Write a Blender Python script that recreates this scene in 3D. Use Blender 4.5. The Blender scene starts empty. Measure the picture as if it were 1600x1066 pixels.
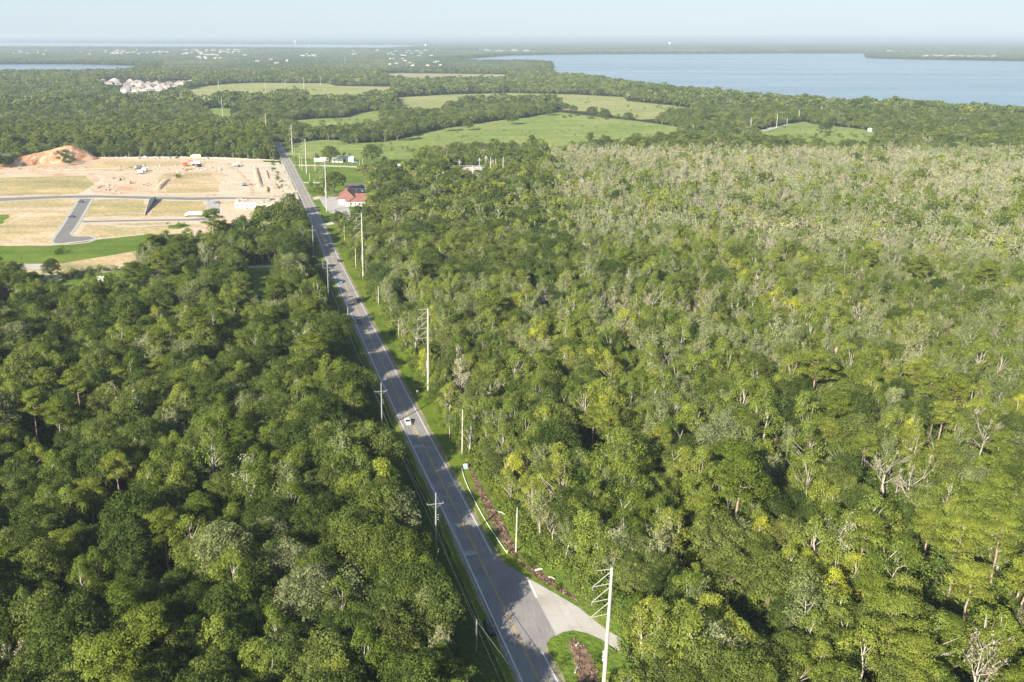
import bpy, bmesh, math, random
import numpy as np
from mathutils import Vector, Matrix
from mathutils.geometry import tessellate_polygon

SC = bpy.context.scene
# ------------------------------------------------------------------ camera
F, PW, PH, HC = 1430.0, 1600.0, 1066.0, 122.0
CX, CY = 690.0, 533.0
PITCH = math.atan((CY - 56.5) / F)
ROLL = math.radians(0.13)
cam_d = bpy.data.cameras.new('camera')
cam = bpy.data.objects.new('camera', cam_d)
SC.collection.objects.link(cam)
cam.location = (0, 0, HC)
CR = (Matrix.Rotation(math.pi / 2 - PITCH, 3, 'X') @ Matrix.Rotation(ROLL, 3, 'Z'))
cam.rotation_euler = CR.to_euler()
cam_d.sensor_width = 36.0
cam_d.lens = F / PW * 36.0
cam_d.shift_x = (PW / 2 - CX) / PW
cam_d.clip_start = 0.5
cam_d.clip_end = 200000
SC.camera = cam

# ------------------------------------------------------------------ light
SUN_EL, SUN_AZ = math.radians(25.5), math.radians(34)      # azimuth: shadows fall this far right of straight ahead
sun_dir = Vector((-math.sin(SUN_AZ) * math.cos(SUN_EL), -math.cos(SUN_AZ) * math.cos(SUN_EL), math.sin(SUN_EL)))
W = bpy.data.worlds.new('World'); SC.world = W; W.use_nodes = True
wn = W.node_tree.nodes; wl = W.node_tree.links
for n in list(wn): wn.remove(n)
w_out = wn.new('ShaderNodeOutputWorld'); w_bg = wn.new('ShaderNodeBackground')
sky = wn.new('ShaderNodeTexSky'); sky.sky_type = 'NISHITA'; sky.sun_disc = False
sky.sun_elevation = SUN_EL
sky.sun_rotation = math.atan2(sun_dir.x, sun_dir.y)
sky.air_density = 1.0; sky.dust_density = 0.4; sky.ozone_density = 2.5; sky.altitude = 100
w_bg.inputs['Strength'].default_value = 0.07
# faint high wisps and one small puff of cloud
tc = wn.new('ShaderNodeTexCoord'); mp = wn.new('ShaderNodeMapping'); mp.inputs['Scale'].default_value = (3, 3, 40)
ns = wn.new('ShaderNodeTexNoise'); ns.inputs['Scale'].default_value = 2.2; ns.inputs['Detail'].default_value = 6
rp = wn.new('ShaderNodeMapRange'); rp.inputs['From Min'].default_value = 0.45; rp.inputs['From Max'].default_value = 0.8
rp.inputs['To Max'].default_value = 0.35
mxs = wn.new('ShaderNodeMixRGB'); mxs.inputs['Color2'].default_value = (4.6, 5.1, 5.5, 1)
wl.new(tc.outputs['Generated'], mp.inputs['Vector']); wl.new(mp.outputs[0], ns.inputs['Vector'])
wl.new(ns.outputs['Fac'], rp.inputs['Value']); wl.new(rp.outputs[0], mxs.inputs['Fac'])
# pale summer haze low in the sky, all the way round
sz_ = wn.new('ShaderNodeSeparateXYZ'); wl.new(tc.outputs['Generated'], sz_.inputs[0])
hr = wn.new('ShaderNodeMapRange'); hr.interpolation_type = 'SMOOTHSTEP'; hr.inputs['From Min'].default_value = -.02; hr.inputs['From Max'].default_value = .45; hr.inputs['To Min'].default_value = .85; hr.inputs['To Max'].default_value = 0.
wl.new(sz_.outputs[2], hr.inputs['Value'])
hm_ = wn.new('ShaderNodeMixRGB'); hm_.inputs['Color2'].default_value = (4.05, 4.95, 5.65, 1)
wl.new(sky.outputs[0], hm_.inputs['Color1']); wl.new(hr.outputs[0], hm_.inputs['Fac'])
wl.new(hm_.outputs[0], mxs.inputs['Color1']); wl.new(mxs.outputs[0], w_bg.inputs['Color'])
wl.new(w_bg.outputs[0], w_out.inputs['Surface'])

sun_d = bpy.data.lights.new('sun', 'SUN'); sun_d.energy = 5.0; sun_d.angle = math.radians(0.53); sun_d.color = (1.0, 0.92, 0.78)
sun = bpy.data.objects.new('sun', sun_d); SC.collection.objects.link(sun)
sun.rotation_euler = sun_dir.to_track_quat('Z', 'Y').to_euler(); sun.location = (0, -50, 300)
SC.view_settings.view_transform = 'Standard'
SC.view_settings.look = 'None'
SC.view_settings.exposure = 1.2
SC.view_settings.gamma = 1.0
SC.view_settings.use_curve_mapping = False
SC.render.engine = 'CYCLES'
cy = SC.cycles
cy.max_bounces = 5; cy.diffuse_bounces = 2; cy.glossy_bounces = 2; cy.transmission_bounces = 3
cy.transparent_max_bounces = 6; cy.volume_bounces = 0
cy.caustics_reflective = False; cy.caustics_refractive = False

# ------------------------------------------------------------------ helpers
rng = np.random.default_rng(7)
random.seed(7)
CRn = np.array(CR)

def G(px, py, z=0.0):
    """the place on the level z seen at a point of the photograph"""
    d = CRn @ np.array([(px - CX) / F, (CY - py) / F, -1.0])
    t = (z - HC) / d[2]
    return (d[0] * t, d[1] * t)

def P(X, Y, Z=0.0):
    """world -> photograph pixels (vectorised)"""
    v = np.stack([X, Y, np.broadcast_to(np.asarray(Z, float) - HC, np.shape(X))], -1) @ CRn
    return CX + F * v[..., 0] / -v[..., 2], CY - F * v[..., 1] / -v[..., 2]

def poly(pts):
    return [G(p[0], p[1], p[2] if len(p) > 2 else 0.0) for p in pts]

def inside(X, Y, pg):
    c = np.zeros(X.shape, bool); n = len(pg)
    for i in range(n):
        x1, y1 = pg[i]; x2, y2 = pg[(i + 1) % n]
        if y1 == y2: continue
        c ^= ((y1 > Y) != (y2 > Y)) & (X < (x2 - x1) * (Y - y1) / (y2 - y1) + x1)
    return c

C = SC.collection
def link(name, me, parent=None, loc=None, rotz=0.0):
    o = bpy.data.objects.new(name, me); C.objects.link(o)
    if parent: o.parent = parent
    if loc is not None: o.location = loc
    if rotz: o.rotation_euler = (0, 0, rotz)
    return o
def tag(o, label=None, cat=None, group=None, kind=None):
    if label: o['label'] = label
    if cat: o['category'] = cat
    if group: o['group'] = group
    if kind: o['kind'] = kind
    return o
def thing(name, label, cat, loc=(0, 0, 0), rotz=0.0, group=None):
    o = link(name, None, None, loc, rotz); o.empty_display_size = 0.5
    return tag(o, label, cat, group)

class MB:
    """collects simple shapes into one mesh"""
    def __init__(s): s.v = []; s.f = []; s.m = []
    def add(s, vs, fs, m=0):
        b = len(s.v); s.v += [tuple(p) for p in vs]
        s.f += [tuple(b + i for i in f) for f in fs]; s.m += [m] * len(fs)
    def box(s, x0, x1, y0, y1, z0, z1, m=0):
        s.add([(x0,y0,z0),(x1,y0,z0),(x1,y1,z0),(x0,y1,z0),(x0,y0,z1),(x1,y0,z1),(x1,y1,z1),(x0,y1,z1)],
              [(3,2,1,0),(4,5,6,7),(0,1,5,4),(1,2,6,5),(2,3,7,6),(3,0,4,7)], m)
    def obox(s, c, ax, ay, az, m=0):
        c = Vector(c); ax = Vector(ax); ay = Vector(ay); az = Vector(az)
        s.add([c+i*ax+j*ay+k*az for k in (-1,1) for (i,j) in ((-1,-1),(1,-1),(1,1),(-1,1))],
              [(3,2,1,0),(4,5,6,7),(0,1,5,4),(1,2,6,5),(2,3,7,6),(3,0,4,7)], m)
    def tube(s, pts, rad, n=6, m=0, cap=True):
        pts = [Vector(p) for p in pts]; rad = rad if isinstance(rad, (list, tuple)) else [rad] * len(pts)
        vs = []; fs = []
        for i, p in enumerate(pts):
            d = (pts[min(i+1, len(pts)-1)] - pts[max(i-1, 0)]).normalized()
            a = d.cross(Vector((0, 0, 1)) if abs(d.z) < .9 else Vector((1, 0, 0))).normalized(); b = d.cross(a)
            for k in range(n):
                t = 2 * math.pi * k / n
                vs.append(p + rad[i] * (math.cos(t) * a + math.sin(t) * b))
        for i in range(len(pts) - 1):
            for k in range(n):
                fs.append((i*n+k, i*n+(k+1) % n, (i+1)*n+(k+1) % n, (i+1)*n+k))
        if cap: fs += [tuple(range(n-1, -1, -1)), tuple((len(pts)-1)*n+k for k in range(n))]
        s.add(vs, fs, m)
    def lathe(s, prof, n=12, c=(0, 0, 0), m=0):
        vs = [(c[0]+r*math.cos(2*math.pi*k/n), c[1]+r*math.sin(2*math.pi*k/n), c[2]+z) for (r, z) in prof for k in range(n)]
        fs = [(i*n+k, i*n+(k+1) % n, (i+1)*n+(k+1) % n, (i+1)*n+k) for i in range(len(prof)-1) for k in range(n)]
        fs += [tuple(range(n-1, -1, -1)), tuple((len(prof)-1)*n+k for k in range(n))]
        s.add(vs, fs, m)
    def mesh(s, name, mats, smooth=False):
        me = bpy.data.meshes.new(name); me.from_pydata(s.v, [], s.f)
        for mt in (mats if isinstance(mats, (list, tuple)) else [mats]): me.materials.append(mt)
        me.polygons.foreach_set('material_index', s.m)
        if smooth: me.polygons.foreach_set('use_smooth', [True] * len(s.f))
        me.update(); return me
    def obj(s, name, mats, parent=None, smooth=False, **k):
        return link(name, s.mesh(name, mats, smooth), parent, **k)

# ------------------------------------------------------------------ materials
class NT:
    def __init__(s, name):
        s.m = bpy.data.materials.new(name); s.m.use_nodes = True
        s.t = s.m.node_tree; s.n = s.t.nodes; s.l = s.t.links
        s.b = s.n['Principled BSDF']; s.o = s.n['Material Output']
    def new(s, t, **k):
        n = s.n.new(t)
        for a, v in k.items(): setattr(n, a, v)
        return n
    def pos(s):
        return s.new('ShaderNodeNewGeometry').outputs['Position']
    def noise(s, scale, detail=4, vec=None, rough=.55, sc=None):
        n = s.new('ShaderNodeTexNoise'); n.inputs['Scale'].default_value = scale; n.inputs['Detail'].default_value = detail
        n.inputs['Roughness'].default_value = rough
        v = vec or s.pos()
        if sc:
            mpn = s.new('ShaderNodeMapping'); mpn.inputs['Scale'].default_value = sc; s.l.new(v, mpn.inputs[0]); v = mpn.outputs[0]
        s.l.new(v, n.inputs['Vector']); return n.outputs['Fac']
    def ramp(s, fac, stops):
        r = s.new('ShaderNodeValToRGB'); e = r.color_ramp.elements
        while len(e) < len(stops): e.new(0.5)
        for i, (p, c) in enumerate(stops):
            e[i].position = p; e[i].color = (*c, 1) if len(c) == 3 else c
        s.l.new(fac, r.inputs['Fac']); return r.outputs['Color']
    def mix(s, fac, a, b, mode='MIX'):
        n = s.new('ShaderNodeMixRGB', blend_type=mode)
        for key, v in (('Fac', fac), ('Color1', a), ('Color2', b)):
            if isinstance(v, (int, float)): n.inputs[key].default_value = v
            elif isinstance(v, tuple): n.inputs[key].default_value = (*v, 1)
            else: s.l.new(v, n.inputs[key])
        return n.outputs[0]
    def rng(s, v, a, b, c=0., d=1.):
        n = s.new('ShaderNodeMapRange')
        for i, x in enumerate((a, b, c, d)): n.inputs[i + 1].default_value = x
        s.l.new(v, n.inputs[0]); return n.outputs[0]
    def bump(s, h, dist, strength=1.):
        b = s.new('ShaderNodeBump'); b.inputs['Distance'].default_value = dist; b.inputs['Strength'].default_value = strength
        s.l.new(h, b.inputs['Height']); s.l.new(b.outputs[0], s.b.inputs['Normal'])
    def base(s, c, rough=.9, spec=.2):
        if isinstance(c, tuple): s.b.inputs['Base Color'].default_value = (*c, 1)
        else: s.l.new(c, s.b.inputs['Base Color'])
        s.b.inputs['Roughness'].default_value = rough
        s.b.inputs['Specular IOR Level'].default_value = spec
        return s.m

def plain(name, c, rough=.7, spec=.3, metal=0., var=.15, scale=3.):
    t = NT(name); k = t.noise(scale, 3)
    t.base(t.mix(1.0, t.ramp(k, [(0.3, tuple(x*(1-var) for x in c)), (0.7, tuple(min(1, x*(1+var)) for x in c))]), (1., 1., 1.), 'MULTIPLY'), rough, spec)
    t.b.inputs['Metallic'].default_value = metal
    return t.m

def leaf_mat(name, stops, trans=.24, jit=.5):
    t = NT(name)
    a = t.new('ShaderNodeAttribute', attribute_type='INSTANCER', attribute_name='tone').outputs['Fac']
    c = t.ramp(a, stops)
    ti = t.new('ShaderNodeAttribute', attribute_type='GEOMETRY', attribute_name='tint').outputs['Fac']
    k = t.rng(ti, 0, 1, 1 - jit, 1 + jit)
    c = t.mix(1.0, c, k, 'MULTIPLY')
    n = t.noise(.035, 3)
    c = t.mix(t.rng(n, .4, .62, 0, .35), c, t.mix(1.0, c, (1.22, 1.07, .80), 'MULTIPLY'))
    t.n.remove(t.b)
    d = t.new('ShaderNodeBsdfDiffuse'); tr = t.new('ShaderNodeBsdfTranslucent'); mx = t.new('ShaderNodeMixShader')
    t.l.new(c, d.inputs[0]); t.l.new(t.mix(1.0, c, (1.3, 1.35, .6), 'MULTIPLY'), tr.inputs[0])
    mx.inputs[0].default_value = trans
    t.l.new(d.outputs[0], mx.inputs[1]); t.l.new(tr.outputs[0], mx.inputs[2]); t.l.new(mx.outputs[0], t.o.inputs['Surface'])
    return t.m

def bark_mat(name, c1, c2):
    t = NT(name)
    return t.base(t.ramp(t.noise(2.5, 4, vec=t.new('ShaderNodeTexCoord').outputs['Object'], sc=(3, 3, .6)), [(.3, c1), (.7, c2)]), .9, .1)

M = {}
M['oak_leaf'] = leaf_mat('oak_leaf', [(0, (0.051, 0.081, 0.020)), (0.35, (0.089, 0.127, 0.029)), (0.7, (0.155, 0.188, 0.048)), (1, (0.190, 0.215, 0.110))])
M['maple_leaf'] = leaf_mat('maple_leaf', [(0, (0.092, 0.143, 0.024)), (0.4, (0.165, 0.218, 0.040)), (0.8, (0.259, 0.297, 0.061)), (1, (0.392, 0.422, 0.055))], .38)
M['pine_leaf'] = leaf_mat('pine_leaf', [(0, (0.091, 0.131, 0.021)), (0.5, (0.143, 0.181, 0.029)), (1, (0.202, 0.231, 0.042))], .2)
M['cypress_leaf'] = leaf_mat('cypress_leaf', [(0, (0.140, 0.188, 0.058)), (0.35, (0.228, 0.262, 0.110)), (0.7, (0.33, 0.343, 0.195)), (1, (0.425, 0.410, 0.285))], .24)
M['moss'] = leaf_mat('moss', [(0, (.24, .235, .15)), (1, (.42, .38, .28))], .2)
M['bush_leaf'] = leaf_mat('bush_leaf', [(0, (0.050, 0.092, 0.018)), (0.5, (0.110, 0.172, 0.030)), (1, (0.215, 0.265, 0.050))], .3)
M['far_leaf'] = leaf_mat('far_leaf', [(0, (.036, .058, .028)), (.5, (.070, .095, .040)), (1, (.13, .145, .065))], .1, .7)
M['bark'] = bark_mat('bark', (.10, .075, .055), (.22, .18, .14))
M['pine_bark'] = bark_mat('pine_bark', (.22, .16, .12), (.46, .37, .30))
M['pale_bark'] = bark_mat('pale_bark', (.28, .25, .20), (.55, .51, .43))
M['concrete'] = plain('concrete', (.44, .42, .36), .85, .2, scale=1.5, var=.1)
M['wood_pole'] = plain('wood_pole', (.50, .46, .38), .85, .2, scale=2)
M['grey_pole'] = plain('grey_pole', (.28, .285, .28), .7, .2, scale=2)
M['steel'] = plain('steel', (.55, .56, .56), .45, .5, .3)
M['wire'] = plain('wire', (.30, .31, .30), .4, .5, .2)
M['insulator'] = plain('insulator', (.22, .24, .26), .3, .6)
M['white'] = plain('white_paint', (.8, .79, .76), .6, .3, var=.05)
M['town_wall'] = plain('town_wall', (.36, .35, .33), .8, .2, var=.1)
M['offwhite'] = plain('offwhite', (.66, .64, .58), .8, .2, var=.08)
M['roof_grey'] = plain('roof_grey', (.30, .27, .26), .85, .2)
M['roof_brown'] = plain('roof_brown', (.30, .22, .18), .85, .2)
M['roof_tan'] = plain('roof_tan', (.50, .42, .36), .85, .2)
M['roof_red'] = plain('roof_red', (.27, .125, .10), .7, .2, scale=.5)
M['roof_dark'] = plain('roof_dark', (.10, .09, .09), .8, .2)
M['glass'] = plain('glass', (.02, .025, .03), .08, .6, var=.05)
M['tyre'] = plain('tyre', (.02, .02, .02), .8, .2)
M['rim'] = plain('rim', (.45, .45, .46), .35, .5, .7)
M['lamp_red'] = plain('lamp_red', (.45, .02, .02), .3, .5)
M['lamp_clear'] = plain('lamp_clear', (.8, .8, .78), .15, .6)
M['orange'] = plain('machine_orange', (.62, .10, .05), .5, .4)
M['yellowm'] = plain('machine_yellow', (.75, .45, .06), .5, .4)
M['blue'] = plain('blue_sheet', (.36, .48, .62), .5, .4)
M['yellow_line'] = plain('yellow_line', (.62, .42, .09), .7, .2, var=.2, scale=1.)
M['white_line'] = plain('white_line', (.74, .74, .70), .7, .2, var=.12, scale=1.)
def paint(name, c):
    t = NT(name); t.base(t.ramp(t.noise(1.2, 3), [(0.2, tuple(x*.92 for x in c)), (.8, c)]), .3, .5)
    t.b.inputs['Coat Weight'].default_value = .6; return t.m
M['car_white'] = paint('car_white', (.78, .78, .77)); M['car_black'] = paint('car_black', (.012, .014, .02))
M['car_grey'] = paint('car_grey', (.10, .11, .125)); M['car_silver'] = paint('car_silver', (.42, .45, .48)); M['car_blue'] = paint('car_blue', (.10, .20, .34))

def ground_mat():
    t = NT('forest_floor')
    n1 = t.noise(.012, 5); n2 = t.noise(.5, 4)
    c = t.ramp(n1, [(.3, (.022, .034, .012)), (.5, (.034, .048, .018)), (.7, (.055, .066, .028))])
    t.base(t.mix(.5, c, t.ramp(n2, [(.35, (.016, .020, .009)), (.7, (.06, .07, .03))])), 1, .05)
    t.bump(n2, .4); return t.m
def grass_mat(name, a, b, c, s1=.02, s2=.6, streak=None, bump=.15):
    t = NT(name)
    n1 = t.noise(s1, 6, rough=.6); n2 = t.noise(s2, 4); n3 = t.noise(s1 * 4, 4, sc=streak or (1, .35, 1))
    col = t.ramp(n1, [(.32, a), (.52, b), (.70, c)])
    col = t.mix(t.rng(n3, .35, .7, 0, .55), col, t.ramp(n2, [(.3, a), (.7, c)]))
    n4 = t.noise(.045, 5, rough=.6, sc=(.18, 1.4, 1))
    col = t.mix(1.0, col, t.ramp(n4, [(.32, (.78, .80, .82)), (.5, (1., 1., 1.)), (.68, (1.2, 1.12, .98))]), 'MULTIPLY')
    col = t.mix(1.0, col, t.ramp(n2, [(.25, (.72, .72, .72)), (.75, (1.25, 1.25, 1.25))]), 'MULTIPLY')
    t.base(col, 1, .05); t.bump(n2, bump); return t.m
M['ground'] = ground_mat()
M['pasture'] = grass_mat('pasture', (.16, .235, .052), (.215, .275, .072), (.30, .31, .105), .010, .12, bump=.3)
M['pasture_pale'] = grass_mat('pasture_pale', (.23, .275, .085), (.30, .315, .115), (.38, .35, .16), .008, .10, bump=.3)
M['hayfield'] = grass_mat('hayfield', (.30, .28, .14), (.36, .33, .18), (.42, .37, .22), .006, .10)
M['verge'] = grass_mat('verge', (.075, .135, .014), (.135, .195, .020), (.22, .24, .04), .06, 1.6, bump=.2)
M['wild_grass'] = grass_mat('wild_grass', (.085, .155, .020), (.135, .205, .028), (.20, .23, .05), .05, .8, bump=.4)
M['dry_grass'] = grass_mat('dry_grass', (.34, .30, .13), (.50, .38, .21), (.68, .53, .36), .022, .35, streak=(.25, 1, 1))
M['dry_green'] = grass_mat('dry_green', (.27, .27, .10), (.42, .34, .16), (.60, .46, .28), .03, .35, streak=(.25, 1, 1))
M['weeds'] = grass_mat('weeds', (.030, .062, .010), (.055, .095, .016), (.10, .135, .03), .05, .9, bump=.5)  # weed greens, darkened in colour to deepen the tree shade on the left verge
M['shoulder'] = grass_mat('shoulder', (.13, .16, .045), (.26, .24, .13), (.40, .34, .24), .12, 1.2)
def sand_mat():
    t = NT('sand')
    n1 = t.noise(.014, 7, rough=.65, sc=(.5, 1, 1)); n2 = t.noise(.09, 6, rough=.7, sc=(.4, 1, 1)); n3 = t.noise(.8, 4)
    c = t.ramp(n1, [(.30, (.52, .27, .14)), (.42, (.58, .42, .27)), (.52, (.66, .51, .36)), (.68, (.48, .41, .21))])
    c = t.mix(t.rng(n2, .46, .70), c, (.60, .535, .41))
    c = t.mix(t.rng(t.noise(.05, 6, rough=.7), .54, .64, 0, .7), c, (.50, .26, .13))
    c = t.mix(1.0, c, t.ramp(n3, [(.25, (.8, .8, .8)), (.75, (1.1, 1.1, 1.1))]), 'MULTIPLY')
    t.base(c, 1, .05); t.bump(t.noise(.25, 6), .8); return t.m
M['sand'] = sand_mat()
def sand_pale():
    t = NT('pale_sand'); n = t.noise(.06, 7, rough=.7, sc=(.6, 1, 1))
    c = t.ramp(n, [(.3, (.47, .34, .21)), (.45, (.56, .475, .35)), (.7, (.62, .56, .44))])
    t.base(c, 1, .05); t.bump(t.noise(.3, 5), .6); return t.m
M['pale_sand'] = sand_pale()
def clay_mat():
    t = NT('red_clay'); n = t.noise(.09, 6, rough=.65, sc=(1.6, 1, .5))
    c = t.ramp(n, [(.32, (.38, .15, .075)), (.5, (.58, .32, .18)), (.66, (.74, .56, .40))])
    t.base(c, 1, .05); t.bump(t.noise(.35, 6), 1.0); return t.m
M['clay'] = clay_mat()
M['bank'] = (lambda t: (t.base(t.ramp(t.noise(.12, 6, rough=.7), [(.3, (.40, .24, .14)), (.5, (.58, .42, .28)), (.7, (.70, .57, .43))]), 1, .05), t.bump(t.noise(.4, 6), 1.0)) and t.m)(NT('cut_bank'))
def mulch_mat():
    t = NT('mulch'); n = t.noise(1.4, 6, rough=.75)
    t.base(t.ramp(n, [(.3, (.05, .032, .020)), (.5, (.12, .075, .048)), (.72, (.24, .17, .12))]), 1, .05); t.bump(n, .35); return t.m
M['mulch'] = mulch_mat()
def asphalt_mat(name='asphalt', k=1.0):
    t = NT(name); n1 = t.noise(.18, 5); n2 = t.noise(9., 3)
    st = t.noise(.9, 4, sc=(1.9, .10, 1))
    c = t.ramp(n1, [(.3, (.235*k, .22*k, .205*k)), (.7, (.31*k, .29*k, .27*k))])
    c = t.mix(t.rng(st, .45, .68, 0, .4), c, (.37*k, .345*k, .32*k))
    c = t.mix(1.0, c, t.ramp(n2, [(.2, (.8, .8, .8)), (.8, (1.15, 1.15, 1.15))]), 'MULTIPLY')
    t.base(c, .85, .3); return t.m
M['asphalt'] = asphalt_mat(); M['new_asphalt'] = asphalt_mat('new_asphalt', .75); M['lot'] = asphalt_mat('lot_asphalt', 1.5)
def gravel_mat():
    t = NT('pale_road'); n = t.noise(.12, 6, rough=.65); n2 = t.noise(3., 5)
    c = t.ramp(n, [(.3, (.40, .36, .31)), (.5, (.50, .47, .42)), (.7, (.56, .54, .50))])
    t.base(t.mix(1.0, c, t.ramp(n2, [(.2, (.82, .82, .82)), (.8, (1.1, 1.1, 1.1))]), 'MULTIPLY'), .95, .1); t.bump(n2, .03); return t.m
M['pale_road'] = gravel_mat()
def water_mat():
    t = NT('lake_water')
    n = t.noise(.0022, 4, sc=(.35, 1.6, 1)); n2 = t.noise(.25, 4, sc=(1, 2, 1))
    t.base(t.ramp(n, [(.35, (.11, .19, .245)), (.65, (.16, .235, .28))]), .12, .5)
    t.l.new(t.rng(n, .35, .65, .10, .30), t.b.inputs['Roughness'])
    t.b.inputs['IOR'].default_value = 1.33
    t.bump(n2, .9, .6); return t.m
M['water'] = water_mat()

# ------------------------------------------------------------------ ground, road
def sheet(name, pg, mat, z, kind='structure', label=None, parent=None):
    mb = MB(); pts = [Vector((x, y, z)) for x, y in pg]
    tris = tessellate_polygon([pts])
    fs = []
    for a, b, c in tris:
        if (pts[b]-pts[a]).cross(pts[c]-pts[a]).z < 0: b, c = c, b
        fs.append((a, b, c))
    mb.add(pts, fs); o = mb.obj(name, mat, parent)
    if not parent: tag(o, label, None, None, kind)
    return o

def grid_ground():
    # rings so that the sheet reaches the horizon
    mb = MB(); rs = [0, 200, 1000, 5000, 20000, 60000]; n = 64
    vs = [(0, 0, 0)] + [(r*math.cos(2*math.pi*k/n), r*math.sin(2*math.pi*k/n), 0) for r in rs[1:] for k in range(n)]
    fs = [(0, 1+k, 1+(k+1) % n) for k in range(n)]
    for i in range(len(rs)-2):
        fs += [(1+i*n+k, 1+(i+1)*n+k, 1+(i+1)*n+(k+1) % n, 1+i*n+(k+1) % n) for k in range(n)]
    mb.add(vs, fs); return tag(mb.obj('ground', M['ground']), 'dark forest floor reaching to the horizon', None, None, 'structure')
grid_ground()

road_px = [(432, 222), (437, 232), (446.5, 247), (497, 351), (520, 406), (536.5, 440), (617, 608), (714, 800), (843.5, 1066)]
rp0 = [G(*p) for p in road_px]
d0 = np.array(rp0[-1]) - np.array(rp0[-2]); rp0.append(tuple(np.array(rp0[-1]) + d0 / np.linalg.norm(d0) * 170))
def catmull(p, step=6.0):
    p = [np.array(q) for q in p]; p = [2*p[0]-p[1]] + p + [2*p[-1]-p[-2]]; out = []
    for i in range(1, len(p)-2):
        n = max(2, int(np.linalg.norm(p[i+1]-p[i])/step))
        for k in range(n):
            t = k/n; a, b, c, d = p[i-1:i+3]
            out.append(.5*((2*b)+(-a+c)*t+(2*a-5*b+4*c-d)*t*t+(-a+3*b-3*c+d)*t**3))
    out.append(p[-2]); return np.array(out)
RC = catmull(rp0, 5.0)[::-1]                     # from near to far
# light smoothing
for _ in range(12): RC[1:-1] = .25*RC[:-2]+.5*RC[1:-1]+.25*RC[2:]
RT = np.gradient(RC, axis=0); RT /= np.linalg.norm(RT, axis=1)[:, None]
RN = np.stack([RT[:, 1], -RT[:, 0]], 1)          # to the right of travel away from the camera
RS = np.concatenate([[0], np.cumsum(np.linalg.norm(np.diff(RC, axis=0), axis=1))])
def strip(name, a, b, z, mat, i0=0, i1=None, parent=None, jitter=0.):
    i1 = i1 or len(RC); mb = MB(); vs = []
    for i in range(i0, i1):
        ja = jitter*(random.random()-.5); jb = jitter*(random.random()-.5)
        for d in (a+ja, b+jb): vs.append((*(RC[i]+RN[i]*d), z))
    n = i1-i0
    mb.add(vs, [(2*i, 2*i+1, 2*i+3, 2*i+2) for i in range(n-1)])
    o = mb.obj(name, mat, parent)
    if not parent: tag(o, None, None, None, 'structure')
    return o
def road_coords(X, Y):
    """(signed distance to the right, index along the road)"""
    D = np.empty(X.shape); I = np.empty(X.shape, int)
    sub = RC[::3]
    for s in range(0, len(X), 20000):
        e = slice(s, s+20000)
        dd = (X[e, None]-sub[None, :, 0])**2+(Y[e, None]-sub[None, :, 1])**2
        i = np.argmin(dd, 1)*3; i = np.minimum(i, len(RC)-1); I[e] = i
        D[e] = (X[e]-RC[i, 0])*RN[i, 0]+(Y[e]-RC[i, 1])*RN[i, 1]
        far = np.sqrt(dd.min(1)); D[e] = np.where(far > np.abs(D[e])*1.5+20, np.sign(D[e])*far, D[e])
    return D, I
def road_at(px, py):
    q = np.array(G(px, py)); i = int(np.argmin(np.linalg.norm(RC-q, axis=1)))
    return i
verge = strip('grass_verge', -24, 16, .03, M['verge'], jitter=0); tag(verge, 'mown green grass verges on both sides of the road')
tag(strip('verge_shade_weeds', -24, -6.5, .038, M['weeds'], jitter=1.2), 'rough weeds, coloured darker for tree shade, between the poles and the left tree edge')
for a_, b_ in ((-5.0, -3.9), (3.9, 5.2)): tag(strip('shoulder', a_, b_, .052, M['shoulder'], jitter=.7), 'worn dirt shoulder beside the asphalt, left edge' if a_ < 0 else 'worn dirt shoulder beside the asphalt, right edge')
road = strip('road', -4.05, 4.05, .08, M['asphalt']); tag(road, 'straight two lane asphalt road running up through the forest')
LW = 3.45
strip('edge_line', -LW-.11, -LW+.11, .086, M['white_line'], parent=road)
strip('edge_line', LW-.11, LW+.11, .086, M['white_line'], i1=road_at(850, 1028)+1, parent=road)
strip('edge_line', LW-.11, LW+.11, .086, M['white_line'], i0=road_at(765, 862), parent=road)
for a in (-.16, .16): strip('centre_line', a-.07, a+.07, .086, M['yellow_line'], parent=road)
# cracked seams and tar patches across the road
for k in range(26):
    i = random.randrange(8, len(RC)-40)
    mb = MB(); c = RC[i]; w0 = random.choice([-3.4, -3.3, .3]); w1 = w0+random.uniform(2.8, 6.5); w1 = min(w1, 3.4); L = random.choice([.25, .3, 1.2, 2.5])
    p = [c+RN[i]*w0, c+RN[i]*w1, c+RN[i]*w1+RT[i]*L, c+RN[i]*w0+RT[i]*L]
    mb.add([(*q, .0835) for q in p], [(0, 1, 2, 3)]); mb.obj('tar_patch', M['new_asphalt'] if L > .5 and k % 2 else M['lot'], road)

# ---- side road with its apron, grass island
apron = sheet('apron', poly([(762, 852), (770, 866), (790, 881), (815, 897), (823, 903), (838, 935), (852, 962), (868, 992), (860, 998), (853, 1008), (851, 1030), (846, 1030)]), M['asphalt'], .072, label='asphalt apron widening towards the side road')
sideroad = sheet('side_road', poly([(822, 902), (868, 928), (905, 950), (948, 985), (1010, 1020), (1100, 1062), (1180, 1085), (1180, 1115), (1080, 1085), (1000, 1040), (940, 1000), (918, 990), (896, 985), (880, 988), (868, 994), (838, 935)]), M['pale_road'], .064, label='pale gravel side road branching off to the right')
stopbar = sheet('stop_line', poly([(822, 903), (825, 902), (840, 934), (837, 935)]), M['white_line'], .080, parent=sideroad)
sheet('grass_island', poly([(851, 1012), (856, 998), (872, 990), (896, 985.5), (920, 991), (945, 1003), (975, 1030), (1000, 1066), (1000, 1120), (880, 1120), (872, 1067), (856, 1035)]), M['wild_grass'], .045, label='grass island in the fork of the side road')
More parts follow.
